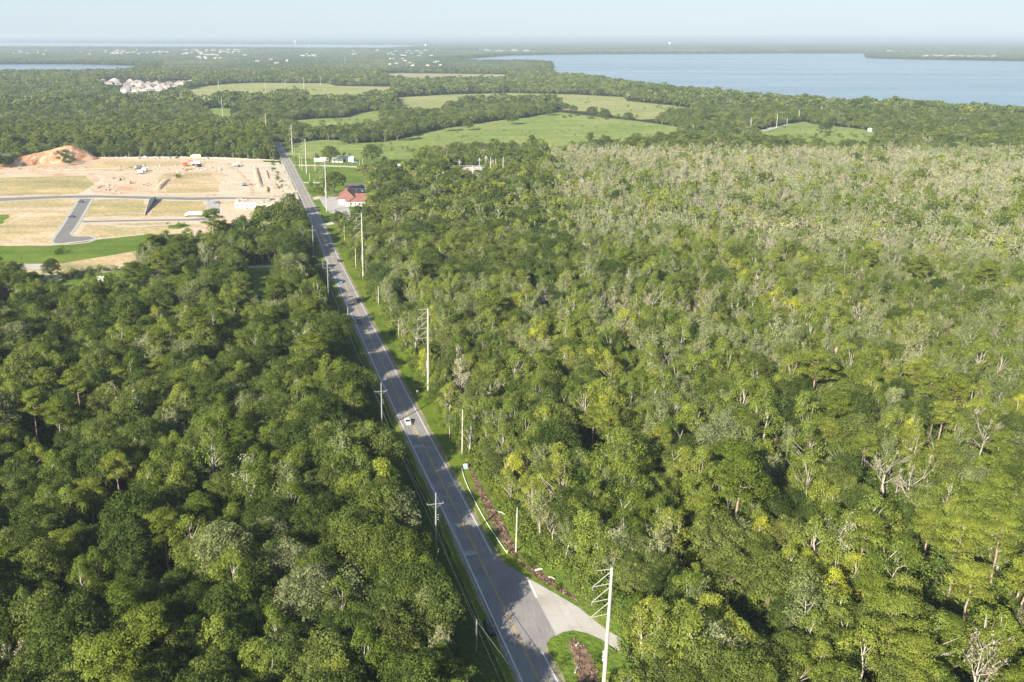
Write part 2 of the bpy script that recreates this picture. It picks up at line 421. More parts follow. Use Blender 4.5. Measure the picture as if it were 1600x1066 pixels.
sheet('mulch_bed', poly([(888, 1003), (897, 999), (912, 1008), (926, 1030), (938, 1066), (944, 1100), (905, 1100), (902, 1050)]), M['mulch'], .060, label='brown mulch strip on the grass island')
sheet('mulch_strip', poly([(728, 722), (734, 723), (748, 752), (768, 786), (792, 826), (812, 864), (846, 894), (882, 920), (906, 940), (900, 940), (868, 921), (838, 903), (806, 876), (784, 846), (759, 800), (740, 752)]), M['mulch'], .055, label='red brown mulch along the tree edge right of the road')
sheet('rough_grass', poly([(735, 715), (800, 800), (850, 850), (950, 910), (1060, 1000), (1200, 1060), (1200, 1130), (985, 1130), (965, 1010), (900, 950), (835, 905), (790, 860), (745, 780)]), M['wild_grass'], .040, label='rough grass at the foot of the trees by the side road')

# ---- open land
OPEN = {}
OPEN['site'] = poly([(-260, 268), (0, 264), (60, 252), (120, 245), (300, 246.5), (442, 251), (452, 262), (474, 322), (440, 329, 5), (400, 343, 10), (345, 350, 12), (300, 362, 12), (255, 372, 12), (238, 385, 9), (210, 398, 6), (120, 428, 3), (0, 438, 3), (-260, 445, 3)])
OPEN['clearing'] = poly([(40, 450, 2), (110, 434), (190, 419), (240, 416), (205, 440, 8), (150, 463, 8), (80, 466, 8)])
OPEN['clearing2'] = poly([(372, 416), (420, 413), (508, 411), (505, 418), (440, 421), (436, 452), (420, 474, 6), (398, 480, 6), (384, 462, 6)])
OPEN['hedge_gap'] = poly([(862, 172), (900, 170), (935, 168), (1010, 178), (1052, 190), (1000, 196), (920, 188), (866, 182)])
OPEN['church'] = poly([(448, 247), (470, 244), (560, 243), (650, 246), (655, 262), (640, 276), (605, 286), (578, 300), (580, 325), (578, 345), (550, 362), (512, 353), (495, 340)])
OPEN['main_field'] = poly([(446, 240), (460, 224), (495, 219), (530, 219.5), (545, 225), (600, 222), (650, 211), (690, 201), (790, 187), (815, 185), (870, 175), (920, 181), (1000, 190), (1057, 198), (1066, 202), (1057, 207, 13), (1010, 212, 13), (925, 215, 14), (867, 227, 12), (845, 222, 12), (800, 221, 12), (700, 222, 13), (655, 232, 13), (640, 248, 0), (560, 247), (470, 248)])
OPEN['back_field'] = poly([(612, 153), (700, 148), (800, 145.5), (900, 148), (975, 152), (980, 158), (1050, 165), (1105, 173), (1050, 182, 3), (1000, 186, 1), (960, 180, 1), (935, 174, 1), (905, 173, 1), (880, 169, 3), (866, 157, 8), (810, 153, 12), (740, 152, 12), (700, 158, 12), (690, 167, 14), (625, 166, 14)])
OPEN['hill_field'] = poly([(285, 142), (312, 135.5), (350, 131.5), (400, 129.5), (450, 130), (512, 130.5), (525, 134.5), (615, 135.5), (612, 142, 12), (580, 149, 13), (550, 151, 13), (487, 151, 13), (462, 139, 13), (440, 140, 13), (420, 147, 13), (300, 149, 13)])
OPEN['hay_field'] = poly([(575, 117), (625, 114.3), (795, 116.5), (795, 120.5, 12), (700, 122, 12), (650, 124, 12), (620, 119.5, 12)])
OPEN['small_field'] = poly([(430, 191), (487, 186), (535, 184.5), (562, 176), (600, 172.5), (597, 183, 13), (572, 189, 13), (540, 191, 13), (487, 196, 13)])
OPEN['tiny_field'] = poly([(305, 171), (340, 169), (368, 170), (362, 183, 13), (335, 178, 13)])
OPEN['right_field'] = poly([(1165, 209), (1200, 200), (1255, 190), (1275, 195), (1330, 200), (1365, 205), (1375, 215), (1355, 222, 12), (1300, 221, 12), (1200, 212, 12)])
OPEN['substation'] = poly([(698, 262), (756, 260), (762, 281, 9), (735, 281, 9), (700, 276, 9)])
OPEN['estate'] = poly([(152, 127), (180, 124), (240, 126), (300, 126), (306, 133), (285, 141), (262, 146, 6), (235, 150, 6), (190, 150, 8), (180, 140, 6), (160, 136, 6)])
LAKES = {}
LAKES['lake'] = poly([(690, 94.2), (740, 91), (800, 86.8), (860, 85.5), (975, 84.5), (1200, 83.5), (1350, 83.5), (1420, 85), (1350, 88), (1355, 90.5), (1410, 92.5), (1500, 94), (1600, 95.5), (2300, 99), (2300, 205, 12), (1750, 183, 12), (1600, 173, 12), (1512, 170, 12), (1425, 161, 12), (1325, 159, 12), (1200, 151, 12), (1140, 146, 12), (1050, 136, 12), (960, 125, 12), (905, 117, 12), (872, 117, 12), (858, 112, 8), (864, 107, 8), (862, 103), (830, 99), (800, 96.5, 9), (740, 96, 9)])
LAKES['pond'] = poly([(-300, 99), (0, 100.5), (120, 100.5), (222, 103), (205, 108, 14), (120, 110, 15), (0, 110, 15), (-300, 112, 15)])
LAKES['far_lake'] = poly([(-400, 67.0), (0, 67.2), (590, 70), (700, 71.6), (590, 73.4, 30), (300, 71.8, 30), (0, 70.8, 30), (-400, 70.4, 30)])
sheet('lake', LAKES['lake'], M['water'], .25, label='wide blue lake in the distance on the right')
sheet('pond', LAKES['pond'], M['water'], .25, label='smaller lake far off at the left edge')
sheet('far_lake', LAKES['far_lake'], M['water'], .5, label='thin line of water just below the horizon')
sheet('pasture', OPEN['main_field'], M['pasture'], .06, label='large green pasture behind the houses')
sheet('back_pasture', OPEN['back_field'], M['pasture_pale'], .06, label='pale green pasture beyond the oak row')
sheet('hill_pasture', OPEN['hill_field'], M['pasture_pale'], .06, label='pale green hill field beside the white houses')
sheet('hay_field', OPEN['hay_field'], M['hayfield'], .08, label='straw coloured hay field far off')
sheet('narrow_pasture', OPEN['small_field'], M['pasture'], .06, label='narrow bright green field between tree rows')
sheet('tiny_pasture', OPEN['tiny_field'], M['pasture'], .06, label='small bright green field in the left woods')
sheet('lakeside_pasture', OPEN['right_field'], M['pasture'], .06, label='green field near the lake shore woods')
sheet('church_lawn', OPEN['church'], M['wild_grass'], .042, label='grass around the red roofed building')
sheet('glade', OPEN['clearing'], M['wild_grass'], .04, label='small grass clearing below the building site')
sheet('shady_glade', OPEN['clearing2'], M['wild_grass'], .04, label='small grass glade left of the road')
sheet('substation_yard', OPEN['substation'], M['pale_sand'], .05, label='pale gravel yard of the substation')
# building site
sheet('building_site', OPEN['site'], M['sand'], .036, label='bare sandy building site left of the road')
def patch(name, pts, mat, z, label):
    p = poly(pts)
    if name in ('dry_lot', 'bare_sand', 'green_bank', 'sand_track', 'site_entrance', 'green_patch', 'gravel_patch'):
        q = []
        for a, b in zip(p, p[1:]+p[:1]):
            L = math.hypot(b[0]-a[0], b[1]-a[1]); k = max(1, int(L/6)); nx, ny = (b[1]-a[1])/max(L, .1), -(b[0]-a[0])/max(L, .1); off = 0
            for i in range(k):
                off = .6*off+random.uniform(-1.6, 1.6) if i else 0; t = i/k
                q.append((a[0]+(b[0]-a[0])*t+nx*off, a[1]+(b[1]-a[1])*t+ny*off))
        p = q
    return sheet(name, p, mat, z, label=label)
patch('green_bank', [(-260, 388), (0, 384), (80, 384), (152, 374), (225, 366), (262, 368), (300, 364), (300, 372), (255, 382), (210, 393), (100, 412), (0, 412), (-260, 416)], M['wild_grass'], .052, 'bright green strip of grass below the building site')
patch('sand_track', [(-260, 416), (0, 413), (100, 413), (210, 394), (236, 388), (225, 398), (120, 430), (0, 440), (-260, 448)], M['dry_grass'], .056, 'sandy track below the green strip')
patch('gravel_patch', [(20, 414), (80, 413), (85, 419), (40, 421)], M['pale_road'], .060, 'grey gravel patch on the sandy track')
patch('dry_lot', [(-260, 318), (0, 314), (110, 310), (122, 311), (100, 352), (80, 380), (0, 382), (-260, 386)], M['dry_grass'], .044, 'dry grass lot left of the new cul-de-sac')
patch('dry_lot', [(140, 312), (225, 311), (231, 336), (130, 340)], M['dry_green'], .044, 'dry grass lot between the new streets')
patch('dry_lot', [(244, 313), (318, 314), (319, 339), (236, 339)], M['dry_green'], .044, 'dry grass lot right of the dark retaining wall')
patch('dry_lot', [(125, 351), (300, 347), (345, 348), (300, 358), (250, 366), (160, 372), (120, 368)], M['dry_grass'], .044, 'dry grass lot in front of the lower new street')
patch('dry_lot', [(0, 278), (130, 274), (150, 290), (120, 303), (0, 306), (-200, 306), (-200, 282)], M['dry_green'], .044, 'dry grass lot below the dirt mound')
patch('dry_lot', [(150, 252), (280, 252), (285, 258), (190, 268), (140, 266)], M['dry_grass'], .044, 'dry grass lot beside the top of the site')
patch('dry_lot', [(258, 270), (330, 268), (345, 300), (250, 302), (240, 296)], M['dry_grass'], .044, 'dry grass lot in the middle of the site')
patch('bare_sand', [(340, 250), (436, 254), (450, 262), (462, 300), (455, 306), (340, 303), (350, 280)], M['pale_sand'], .048, 'pale bare sand next to the road')
patch('site_entrance', [(395, 312), (455, 306), (468, 306), (474, 320), (440, 324), (400, 321)], M['pale_sand'], .052, 'pale sand entrance from the road to the site')
patch('green_patch', [(0, 336), (15, 335), (4, 350), (-60, 356), (-60, 340)], M['wild_grass'], .050, 'green grass patch at the left edge of the site')
patch('green_patch', [(264, 352), (290, 350), (298, 353), (280, 358), (262, 357)], M['wild_grass'], .050, 'green weedy patch below the lower new street')
# new streets with pale kerbs
def street(name, pts, label, mat='new_asphalt', kw=2.0):
    p = poly(pts)
    big = np.array(p); c = big.mean(0)
    sheet(name, p, M[mat], .066, label=label)
    st = bpy.data.objects[-1] if False else C.objects[-1]
    mb = MB(); n = len(p)
    for i in range(n):
        a = Vector((*p[i], 0)); b = Vector((*p[(i+1) % n], 0)); d = (b-a)
        if d.length < 1: continue
        L = d.length; d.normalize(); w = d.cross(Vector((0, 0, 1)))
        mb.obox((a+b)/2+Vector((0, 0, .08)), d*(L/2), w*kw/2, Vector((0, 0, .07)))
    mb.obj('kerb', M['concrete'], st); return st
street('new_street', [(-260, 312), (0, 309.5), (90, 306), (150, 305), (300, 308.5), (345, 308), (420, 309), (420, 311.5), (345, 312), (300, 313.5), (230, 311.5), (150, 309.5), (90, 310.5), (0, 315), (-260, 318)], 'new street crossing the building site', 'new_asphalt')
street('cul_de_sac', [(124, 310.5), (145, 310.5), (128, 341), (118, 357), (111, 365), (116, 369), (128, 369.5), (141, 369), (148, 371.5), (149, 375), (138, 379), (110, 382), (84, 381), (81, 377), (98, 352), (112, 330)], 'new street ending in a rounded turning place')
street('lower_street', [(129, 345), (225, 343), (300, 342), (322, 340), (338, 336), (338, 342), (310, 345.5), (220, 346.5), (128, 348.5)], 'lower new street running to the right')
street('short_street', [(325, 313), (341, 313), (341, 336), (322, 340)], 'short new street joining the other two', 'lot')
patch('footpath', [(48, 444), (100, 434), (150, 427), (190, 418.5), (240, 412), (240, 413.5), (190, 420.5), (150, 429), (100, 436.5), (50, 447)], M['pale_road'], .062, 'pale footpath along the small clearing')
patch('parking_lot', [(498, 308), (528, 306.5), (540, 318), (545, 325), (548, 333), (550, 345), (540, 347), (530, 348), (536, 339), (515, 332), (505, 322)], M['lot'], .060, 'pale parking lot beside the red roofed building')
patch('driveway', [(488, 309), (500, 306.5), (505, 310), (491, 312.5)], M['pale_sand'], .056, 'upper sandy driveway of the parking lot')
patch('driveway', [(504, 350.5), (520, 346.5), (540, 343.5), (552, 341), (552, 346), (530, 349), (505, 353.5)], M['pale_sand'], .056, 'lower sandy driveway of the parking lot')
patch('dirt_lane', [(458, 257.5), (500, 258), (560, 260), (640, 263), (652, 267), (640, 267), (560, 262), (500, 260), (459, 259.5)], M['pale_sand'], .070, 'pale dirt lane across the lawn')
patch('dirt_lane', [(474, 285), (500, 285), (500, 286.5), (474, 286.5)], M['pale_sand'], .070, 'short dirt lane beside the big dark tree')
patch('field_lane', [(1188, 204), (1215, 196), (1240, 190), (1255, 187), (1258, 188.5), (1240, 192.5), (1218, 199), (1195, 205)], M['pale_road'], .070, 'pale lane at the edge of the lakeside field')
patch('forest_lane', [(355, 417), (400, 416), (470, 414), (508, 411), (508, 413), (470, 416.5), (400, 418.5), (355, 420)], M['pale_road'], .062, 'pale lane through the trees left of the road')

# dirt mound
MOUNDB = []
def mound():
    """a long bank rising to a peak on the right, its near face cut steep"""
    crest = [(-90, 274, 2), (0, 262, 5.5), (40, 257, 8.5), (75, 253, 11), (102, 250.5, 14.0), (114, 250, 14.5), (134, 249, 7), (153, 248.5, .2)]
    cp = [(*G(a, b), h) for a, b, h in crest]; c = catmull(cp, 1.6); mb = MB(); vs = []; K = 26
    rs = np.random.default_rng(3); ph = rs.uniform(0, 6.28, 8)
    for i, q in enumerate(c):
        for k in range(K+1):
            v = -1+2*k/K; u = i*.05
            if v < 0: w = 24*v*(.5+q[2]/24); pr = 1-(-v)**1.25
            else: w = 30*v*(.5+q[2]/24); pr = 1-v**1.6
            g = .5*math.sin(u*7+ph[0]+2*v)+.35*math.sin(u*15+ph[1]-3*v)+.35*math.sin(u*3.1+v*4+ph[2])
            z = max(0, q[2])*pr*(1+.16*g*math.sin(math.pi*abs(v)))-.15*(abs(v) > .98)
            vs.append((q[0]+1.6*g*abs(v), q[1]+w+2.2*g*(1-abs(v)), z))
    n = len(c); fs = [(i*(K+1)+k, (i+1)*(K+1)+k, (i+1)*(K+1)+k+1, i*(K+1)+k+1) for i in range(n-1) for k in range(K)]
    mb.add(vs, fs); o = mb.obj('dirt_mound', M['clay'], smooth=True)
    return tag(o, 'long red and tan dirt bank rising to a peak at the top left of the site', None, None, 'structure')
mound()
for q_ in range(22):
    a_, b_ = random.uniform(88, 112), random.uniform(.15, .8); h_ = 13.*b_
    x_, y_ = G(a_+6-8*b_, 259.5-9*b_, 0)
    MOUNDB.append((x_, y_, h_*.92, random.uniform(1.2, 2.1)))
def berm(pts, w, h, mat, label, name='dirt_bank'):
    """a low heaped ridge along a line"""
    p = catmull([G(*q) for q in pts], 2.5); mb = MB(); vs = []; K = 7
    for i, q in enumerate(p):
        t = p[min(i+1, len(p)-1)]-p[max(i-1, 0)]; t = t/np.linalg.norm(t); nn = np.array([t[1], -t[0]])
        e = math.sin(math.pi*min(1, max(0, i/(len(p)-1))))**.4
        for k in range(K):
            s = -1+2*k/(K-1); z = h*.55*e*(1-s*s)*random.uniform(.6, 1.2)
            vs.append((*(q+nn*w*.6*s*random.uniform(.7, 1.2)), z-.05+.05*(k not in (0, K-1))))
    fs = [(i*K+k, i*K+k+1, (i+1)*K+k+1, (i+1)*K+k) for i in range(len(p)-1) for k in range(K-1)]
    mb.add(vs, fs); o = mb.obj(name, mat, smooth=True); return tag(o, label, None, None, 'structure')
berm([(399, 262), (402, 275), (407, 294)], 5, 3.2, M['bank'], 'eroded red bank on the pale sand')
berm([(415, 266), (419, 280)], 3, 2, M['bank'], 'short eroded bank on the pale sand near the road')
berm([(417, 292), (418, 302)], 3, 2.6, M['clay'], 'short dark bank near the site entrance')
berm([(245, 298), (252, 290), (262, 280)], 6, 3.5, M['bank'], 'red bank cut through the middle of the site')
berm([(345, 281), (355, 286), (368, 288)], 2.5, 1.2, M['clay'], 'low curved bank on the pale sand')
berm([(385, 318), (405, 320), (440, 322)], 5, 2.4, M['bank'], 'orange heap along the site entrance')
berm([(425, 307), (450, 305), (466, 304)], 1.5, 1.2, M['sand'], 'low ridge along the site entrance')
berm([(150, 247), (250, 246.5), (330, 247.5), (438, 251)], 4, 2.2, M['pale_sand'], 'long pale ridge at the top edge of the site')
berm([(144, 291), (152, 293), (160, 290)], 6, 1.5, M['clay'], 'orange dirt heap above the cul-de-sac')
berm([(330, 306), (342, 305)], 4, 1.2, M['clay'], 'low red heap beside the new street')
berm([(428, 293), (434, 296)], 4, 2.2, M['clay'], 'red dirt heap close to the road')
berm([(30, 268), (100, 266), (200, 262)], 3, 1.2, M['sand'], 'low ridge in front of the dirt mound')
def lane(pts, w, z, mat, label):
    p = catmull([G(*q) for q in pts], 4.); t = np.gradient(p, axis=0); t /= np.linalg.norm(t, axis=1)[:, None]; nn = np.stack([t[:, 1], -t[:, 0]], 1); mb = MB()
    vs = []
    for i in range(len(p)):
        a = w*random.uniform(.7, 1.1); vs += [(*(p[i]-nn[i]*a), z), (*(p[i]+nn[i]*a), z)]
    mb.add(vs, [(2*i, 2*i+1, 2*i+3, 2*i+2) for i in range(len(p)-1)]); tag(mb.obj('haul_track', M[mat]), label, None, None, 'structure')
for k_, (pts, w, mat, lb_) in enumerate([([(0, 276), (80, 270), (160, 268), (230, 262), (330, 262), (440, 262)], 3.2, 'pale_sand', 'pale haul track along the upper building site'), ([(150, 270), (160, 282), (140, 296), (134, 304)], 3.0, 'pale_sand', 'pale haul track down to the cul-de-sac'),
        ([(330, 256), (345, 270), (380, 284), (430, 290), (466, 300)], 2.2, 'sand', 'curving track over the bare sand'), ([(350, 255), (372, 268), (392, 290), (395, 306)], 1.8, 'bank', 'brown wheel track over the bare sand'), ([(20, 345), (60, 330), (110, 326)], 1.6, 'pale_sand', 'pale wheel track on the left dry lot'),
        ([(150, 350), (210, 354), (280, 350), (330, 346)], 2.4, 'pale_sand', 'pale track below the lower new street'), ([(152, 336), (190, 332), (226, 334)], 1.4, 'pale_sand', 'pale wheel track between the new streets'), ([(-80, 384), (0, 381), (80, 382.5), (160, 373), (230, 366)], 1.6, 'pale_sand', 'pale strip along the top of the green bank'),
        ([(255, 300), (262, 285), (285, 272), (300, 262)], 2.0, 'bank', 'reddish wheel track up the middle of the site')]):
    lane(pts, w, .058+.0035*k_, mat, lb_)
mb = MB(); rr_ = random.Random(9)
for (cx_, cy_, rx, ry, nn_) in [(300, 247, 130, 1.2, 120), (230, 262, 50, 4, 26), (290, 266, 50, 5, 26), (380, 262, 40, 5, 22), (180, 298, 40, 5, 20), (410, 314, 40, 3, 26), (210, 285, 50, 8, 20), (440, 280, 14, 14, 16), (80, 265, 60, 3, 20)]:
    for _ in range(nn_):
        x_, y_ = G(cx_+rr_.uniform(-rx, rx), cy_+rr_.uniform(-ry, ry)); s_ = rr_.uniform(.3, 1.3); a_ = rr_.uniform(0, 3.14)
        mb.obox((x_, y_, s_*.3), Vector((math.cos(a_), math.sin(a_), .1))*s_, Vector((-math.sin(a_), math.cos(a_), 0))*s_*.6, Vector((.1*s_, 0, .4*s_)))
tag(mb.obj('rubble', plain('rubble', (.42, .36, .30), .9, .1, var=.7, scale=.05)), 'scattered rubble and clods on the building site', None, None, 'stuff')
# retaining wall, coloured dark to stand for its shaded face
def wedge():
    a = Vector((*G(234.5, 311), 0)); b = Vector((*G(226.5, 337), 0)); c = Vector((*G(244, 313.5), 0))
    o = thing('retaining_wall', 'wedge shaped retaining wall, its shaded face coloured dark, between two dry grass lots', 'wall', a)
    mb = MB(); A, B, Cc = Vector((0, 0, 0)), b-a, c-a
    mb.add([A, B, Cc, A+Vector((0, 0, .3)), B+Vector((0, 0, .3)), Cc+Vector((0, 0, 3.2))], [(0, 1, 4, 3), (1, 2, 5, 4), (2, 0, 3, 5), (3, 4, 5), (2, 1, 0)])
    mb.obj('wall_face', plain('wall_shade_tone', (.055, .06, .065), .6, .3), o)
    m2 = MB(); m2.tube([B+Vector((0, 0, .5)), A+Vector((0, 0, .5))], .35, 4); m2.obj('coping', M['concrete'], o)
wedge()

# ------------------------------------------------------------------ vegetation prototypes
def cards(cen, nrm, size, rg, tint, elong=1.0):
    """leaf sprays: small bent quads. returns verts, faces, tint per face"""
    n = len(cen)
    r = rg.normal(size=(n, 3)); a = np.cross(nrm, r); a /= np.linalg.norm(a, axis=1)[:, None]+1e-9
    b = np.cross(nrm, a); s = size[:, None]*.5
    v = np.empty((n, 4, 3))
    v[:, 0] = cen-a*s*elong; v[:, 1] = cen-b*s*.75+nrm*s*.2; v[:, 2] = cen+a*s*elong; v[:, 3] = cen+b*s*.75-nrm*s*.15
    f = np.arange(4*n).reshape(n, 4)
    return v.reshape(-1, 3), f, tint

def unit(v): return v/(np.linalg.norm(v, axis=-1, keepdims=True)+1e-9)
def clump_cards(clumps, per, size, rg, flat=1.0, inner=.25, up=.25, droop=0.0, jit=.42):
    """clumps: list of (x,y,z,r). Cards lie over each clump's uneven surface."""
    cs = []; ns_ = []; sz = []; tn = []
    for (x, y, z, r) in clumps:
        n = int(per*(r*r)/1.6)+6
        d = unit(rg.normal(size=(n, 3))); d[:, 2] = np.where(d[:, 2] < -.35, -d[:, 2], d[:, 2])
        d = unit(d)
        lump = 1+.22*np.sin(d[:, 0]*5+x)*np.sin(d[:, 1]*5+y)
        rad = r*lump*(1-inner*rg.random(n)**2)*rg.uniform(.85, 1.12, n)
        c = np.array([x, y, z])+d*rad[:, None]*np.array([1, 1, flat])
        if droop: c[:, 2] -= droop*rg.random(n)**2*r
        nn = unit(d+rg.normal(size=(n, 3))*jit+np.array([0, 0, up]))
        cs.append(c); ns_.append(nn); sz.append(size*rg.uniform(.6, 1.35, n)); t0 = rg.uniform(.2, .8)
        tn.append(np.clip(t0+rg.normal(size=n)*.16, 0, 1))
    return cards(np.concatenate(cs), np.concatenate(ns_), np.concatenate(sz), rg, np.concatenate(tn))

def jitter_path(a, b, k, rg, amp):
    a = np.array(a, float); b = np.array(b, float); out = []
    for i in range(k+1):
        t = i/k; p = a*(1-t)+b*t
        if 0 < i: p = p+rg.normal(size=3)*amp*(1 if i < k else .3)
        out.append(p)
    return out

def tree_oak(rg, lod, H=14., R=5.2, bright=False):
    mb = MB(); cl = []
    nc = {0: 54, 1: 23, 2: 9}[lod]
    zc = H*.62; th = H*.36
    g = 2.39996; off = rg.uniform(0, 6)
    for i in range(nc):
        t = (i+.5)/nc
        zz = 1-1.6*t            # 1 .. -0.6
        rr = math.sqrt(max(0, 1-zz*zz))
        ph = i*g+off
        k = rg.uniform(.72, 1.12)
        r = rg.uniform(.95, 1.9)*{0: 1, 1: 1.35, 2: 1.9}[lod]*R/5.2*(0.85 if lod == 0 else .9)
        cl.append((R*rr*k*.86*math.cos(ph), R*rr*k*.86*math.sin(ph), zc+(H-zc-1.0)*zz*k*(1 if zz > 0 else .9), r))
    for i in range({0: 10, 1: 4, 2: 1}[lod]):
        ph = rg.uniform(0, 6.28); q = rg.uniform(.1, .5)*R
        cl.append((q*math.cos(ph), q*math.sin(ph), zc+rg.uniform(0, .8)*(H-zc), rg.uniform(1.2, 2)))
    if lod < 2:
        r0 = H*.022+.06
        tr = jitter_path((0, 0, -.3), (rg.normal()*.4, rg.normal()*.4, th), 3, rg, .12)
        mb.tube(tr, [r0*1.3, r0, r0*.9, r0*.8], 6)
        for i in rg.choice(nc, size={0: 16, 1: 5}[lod], replace=False):
            x, y, z, r = cl[i]; p = jitter_path(tr[-1], (x*.92, y*.92, z), 3, rg, .35)
            mb.tube(p, [r0*.55, r0*.38, r0*.25, r0*.1], 5 if lod == 0 else 4)
    else:
        mb.tube([(0, 0, -.3), (0, 0, th*1.3)], [.35, .2], 4)
    leaf = clump_cards(cl, {0: 150, 1: 34, 2: 8}[lod], {0: .30, 1: .72, 2: 1.9}[lod], rg, flat=.85)
    return mb, leaf

def tree_maple(rg, lod, H=14., R=3.9):
    """looser, more upright crown with pointed tufts"""
    mb = MB(); cl = []; nc = {0: 52, 1: 18, 2: 8}[lod]
    z0 = H*.26
    for i in range(nc):
        t = rg.random()**.8; z = z0+(H-z0-.6)*t
        rr = R*math.sin(math.pi*min(1, .18+.78*t))**.8*rg.uniform(.45, 1.05); ph = rg.uniform(0, 6.28)
        r = rg.uniform(.55, 1.35)*{0: 1, 1: 1.5, 2: 2.0}[lod]
        cl.append((rr*math.cos(ph), rr*math.sin(ph), z, r))
    r0 = H*.016+.04
    if lod < 2:
        nt = 2 if rg.random() < .4 else 1
        for q in range(nt):
            tx, ty = rg.normal(size=2)*(.6 if nt > 1 else .3)
            tr = jitter_path((tx*.4, ty*.4, -.3), (tx*1.8, ty*1.8, H*.88), 5, rg, .22)
            mb.tube(tr, [r0*1.2, r0, r0*.85, r0*.6, r0*.4, r0*.12], 5)
            for i in range({0: 11, 1: 4}[lod]):
                x, y, z, r = cl[rg.integers(nc)]; k = min(4, max(1, int((z-1.5)/H*5))); a = tr[k]
                mb.tube(jitter_path(a, (x, y, z), 2, rg, .2), [r0*.4, r0*.25, r0*.08], 4)
    else: mb.tube([(0, 0, -.3), (0, 0, H*.7)], [.25, .1], 4)
    return mb, clump_cards(cl, {0: 150, 1: 34, 2: 8}[lod], {0: .28, 1: .68, 2: 1.8}[lod], rg, flat=1.15, up=.35)

def tree_pine(rg, lod, H=20., R=4.6):
    """bare trunk with a flat, layered crown"""
    mb = MB(); cl = []; lean = rg.normal(size=2)*.5; r0 = .24
    tr = jitter_path((0, 0, -.3), (lean[0], lean[1], H*.95), 6, rg, .18)
    mb.tube(tr, [r0*1.25, r0*1.05, r0*.95, r0*.85, r0*.65, r0*.4, r0*.12], 6 if lod == 0 else 4)
    nb = {0: 17, 1: 9, 2: 5}[lod]
    for i in range(nb):
        t = .60+.38*(i+.3)/nb; z = H*t; ph = i*2.4+rg.uniform(-.4, .4)
        L = R*(1.05-.55*((t-.6)/.38)**1.6)*rg.uniform(.6, 1.05)
        a = np.array(tr[0])*(1-t)+np.array(tr[-1])*t; a = tr[min(5, int(t*6.3))]*1.0; a[2] = z-.8
        e = np.array([lean[0]*t+L*math.cos(ph), lean[1]*t+L*math.sin(ph), z+.1*L])
        if lod < 2: mb.tube(jitter_path(a, e, 3, rg, .16), [r0*.38, r0*.28, r0*.17, r0*.06], 4)
        for q in range({0: 5, 1: 2, 2: 1}[lod]):
            s = rg.uniform(.45, 1.05)
            cl.append((a[0]+(e[0]-a[0])*s+rg.normal()*.6, a[1]+(e[1]-a[1])*s+rg.normal()*.6, a[2]+(e[2]-a[2])*s+.45+rg.normal()*.25, rg.uniform(.95, 1.7)*{0: 1, 1: 1.3, 2: 1.9}[lod]))
    for q in range({0: 12, 1: 4, 2: 2}[lod]):
        ph = rg.uniform(0, 6.28); s = rg.uniform(0, .45)*R
        cl.append((lean[0]+s*math.cos(ph), lean[1]+s*math.sin(ph), H-.7-.1*s*s*.5+rg.normal()*.2, rg.uniform(1.1, 1.8)*{0: 1, 1: 1.3, 2: 1.8}[lod]))
    return mb, clump_cards(cl, {0: 90, 1: 26, 2: 8}[lod], {0: .30, 1: .8, 2: 1.8}[lod], rg, flat=.42, up=.8, inner=.4)

def branch(mb, a, d, L, r, depth, rg, tips, n=5, spread=.6):
    k = 3; p = [np.array(a)]; dd = unit(np.array(d, float))
    for i in range(k):
        dd = unit(dd+rg.normal(size=3)*.16+np.array([0, 0, .05])); p.append(p[-1]+dd*L/k)
    mb.tube(p, [r*(1-.55*i/k) for i in range(k+1)], n)
    if depth == 0: tips.append(p[-1]); return
    for _ in range(3 if depth > 1 else 3):
        s = rg.integers(1, k+1); q = p[s]; nd = unit(dd+rg.normal(size=3)*spread)
        if nd[2] < -.1: nd[2] *= -.5
        branch(mb, q, nd, L*rg.uniform(.5, .75), r*.5, depth-1, rg, tips, max(3, n-1), spread)
    tips.append(p[-1])

def tree_cypress(rg, lod, H=15., dens=1.0):
    """pale slender swamp tree: light trunk, rising limbs, thin feathery crown"""
    mb = MB(); tips = []; r0 = .19 if lod == 0 else .27
    tr = jitter_path((0, 0, -.3), (rg.normal()*.5, rg.normal()*.5, H*.9), 5, rg, .2)
    mb.tube(tr, [r0*1.5, r0*1.1, r0*.9, r0*.7, r0*.45, r0*.15], 5 if lod == 0 else 4)
    nb = {0: 13, 1: 7, 2: 3}[lod]
    for i in range(nb):
        t = .38+.6*(i+rg.random())/nb; k = min(4, int(t*5)); f = t*5-k; a = np.array(tr[k])*(1-f)+np.array(tr[min(5, k+1)])*f
        ph = i*2.4+rg.uniform(-.5, .5); L = H*.20*(1.2-.75*t)*rg.uniform(.8, 1.4)
        branch(mb, a, (math.cos(ph)*.8, math.sin(ph)*.8, .75), L, r0*.42, {0: 1, 1: 1, 2: 0}[lod], rg, tips, 4 if lod == 0 else 3)
    cl = []
    m = {0: 2, 1: 1, 2: 1}[lod]
    for p in tips:
        for q in range(m):
            cl.append((p[0]+rg.normal()*.5, p[1]+rg.normal()*.5, p[2]+rg.normal()*.5-.1, rg.uniform(.45, .85)*{0: 1, 1: 1.15, 2: 2.1}[lod]))
    cl = [c for c in cl if rg.random() < dens] or cl[:2]
    return mb, clump_cards(cl, {0: 60*dens, 1: 20, 2: 7}[lod], {0: .30, 1: .62, 2: 1.7}[lod], rg, flat=2.2, up=.2, inner=.6, droop=.5)

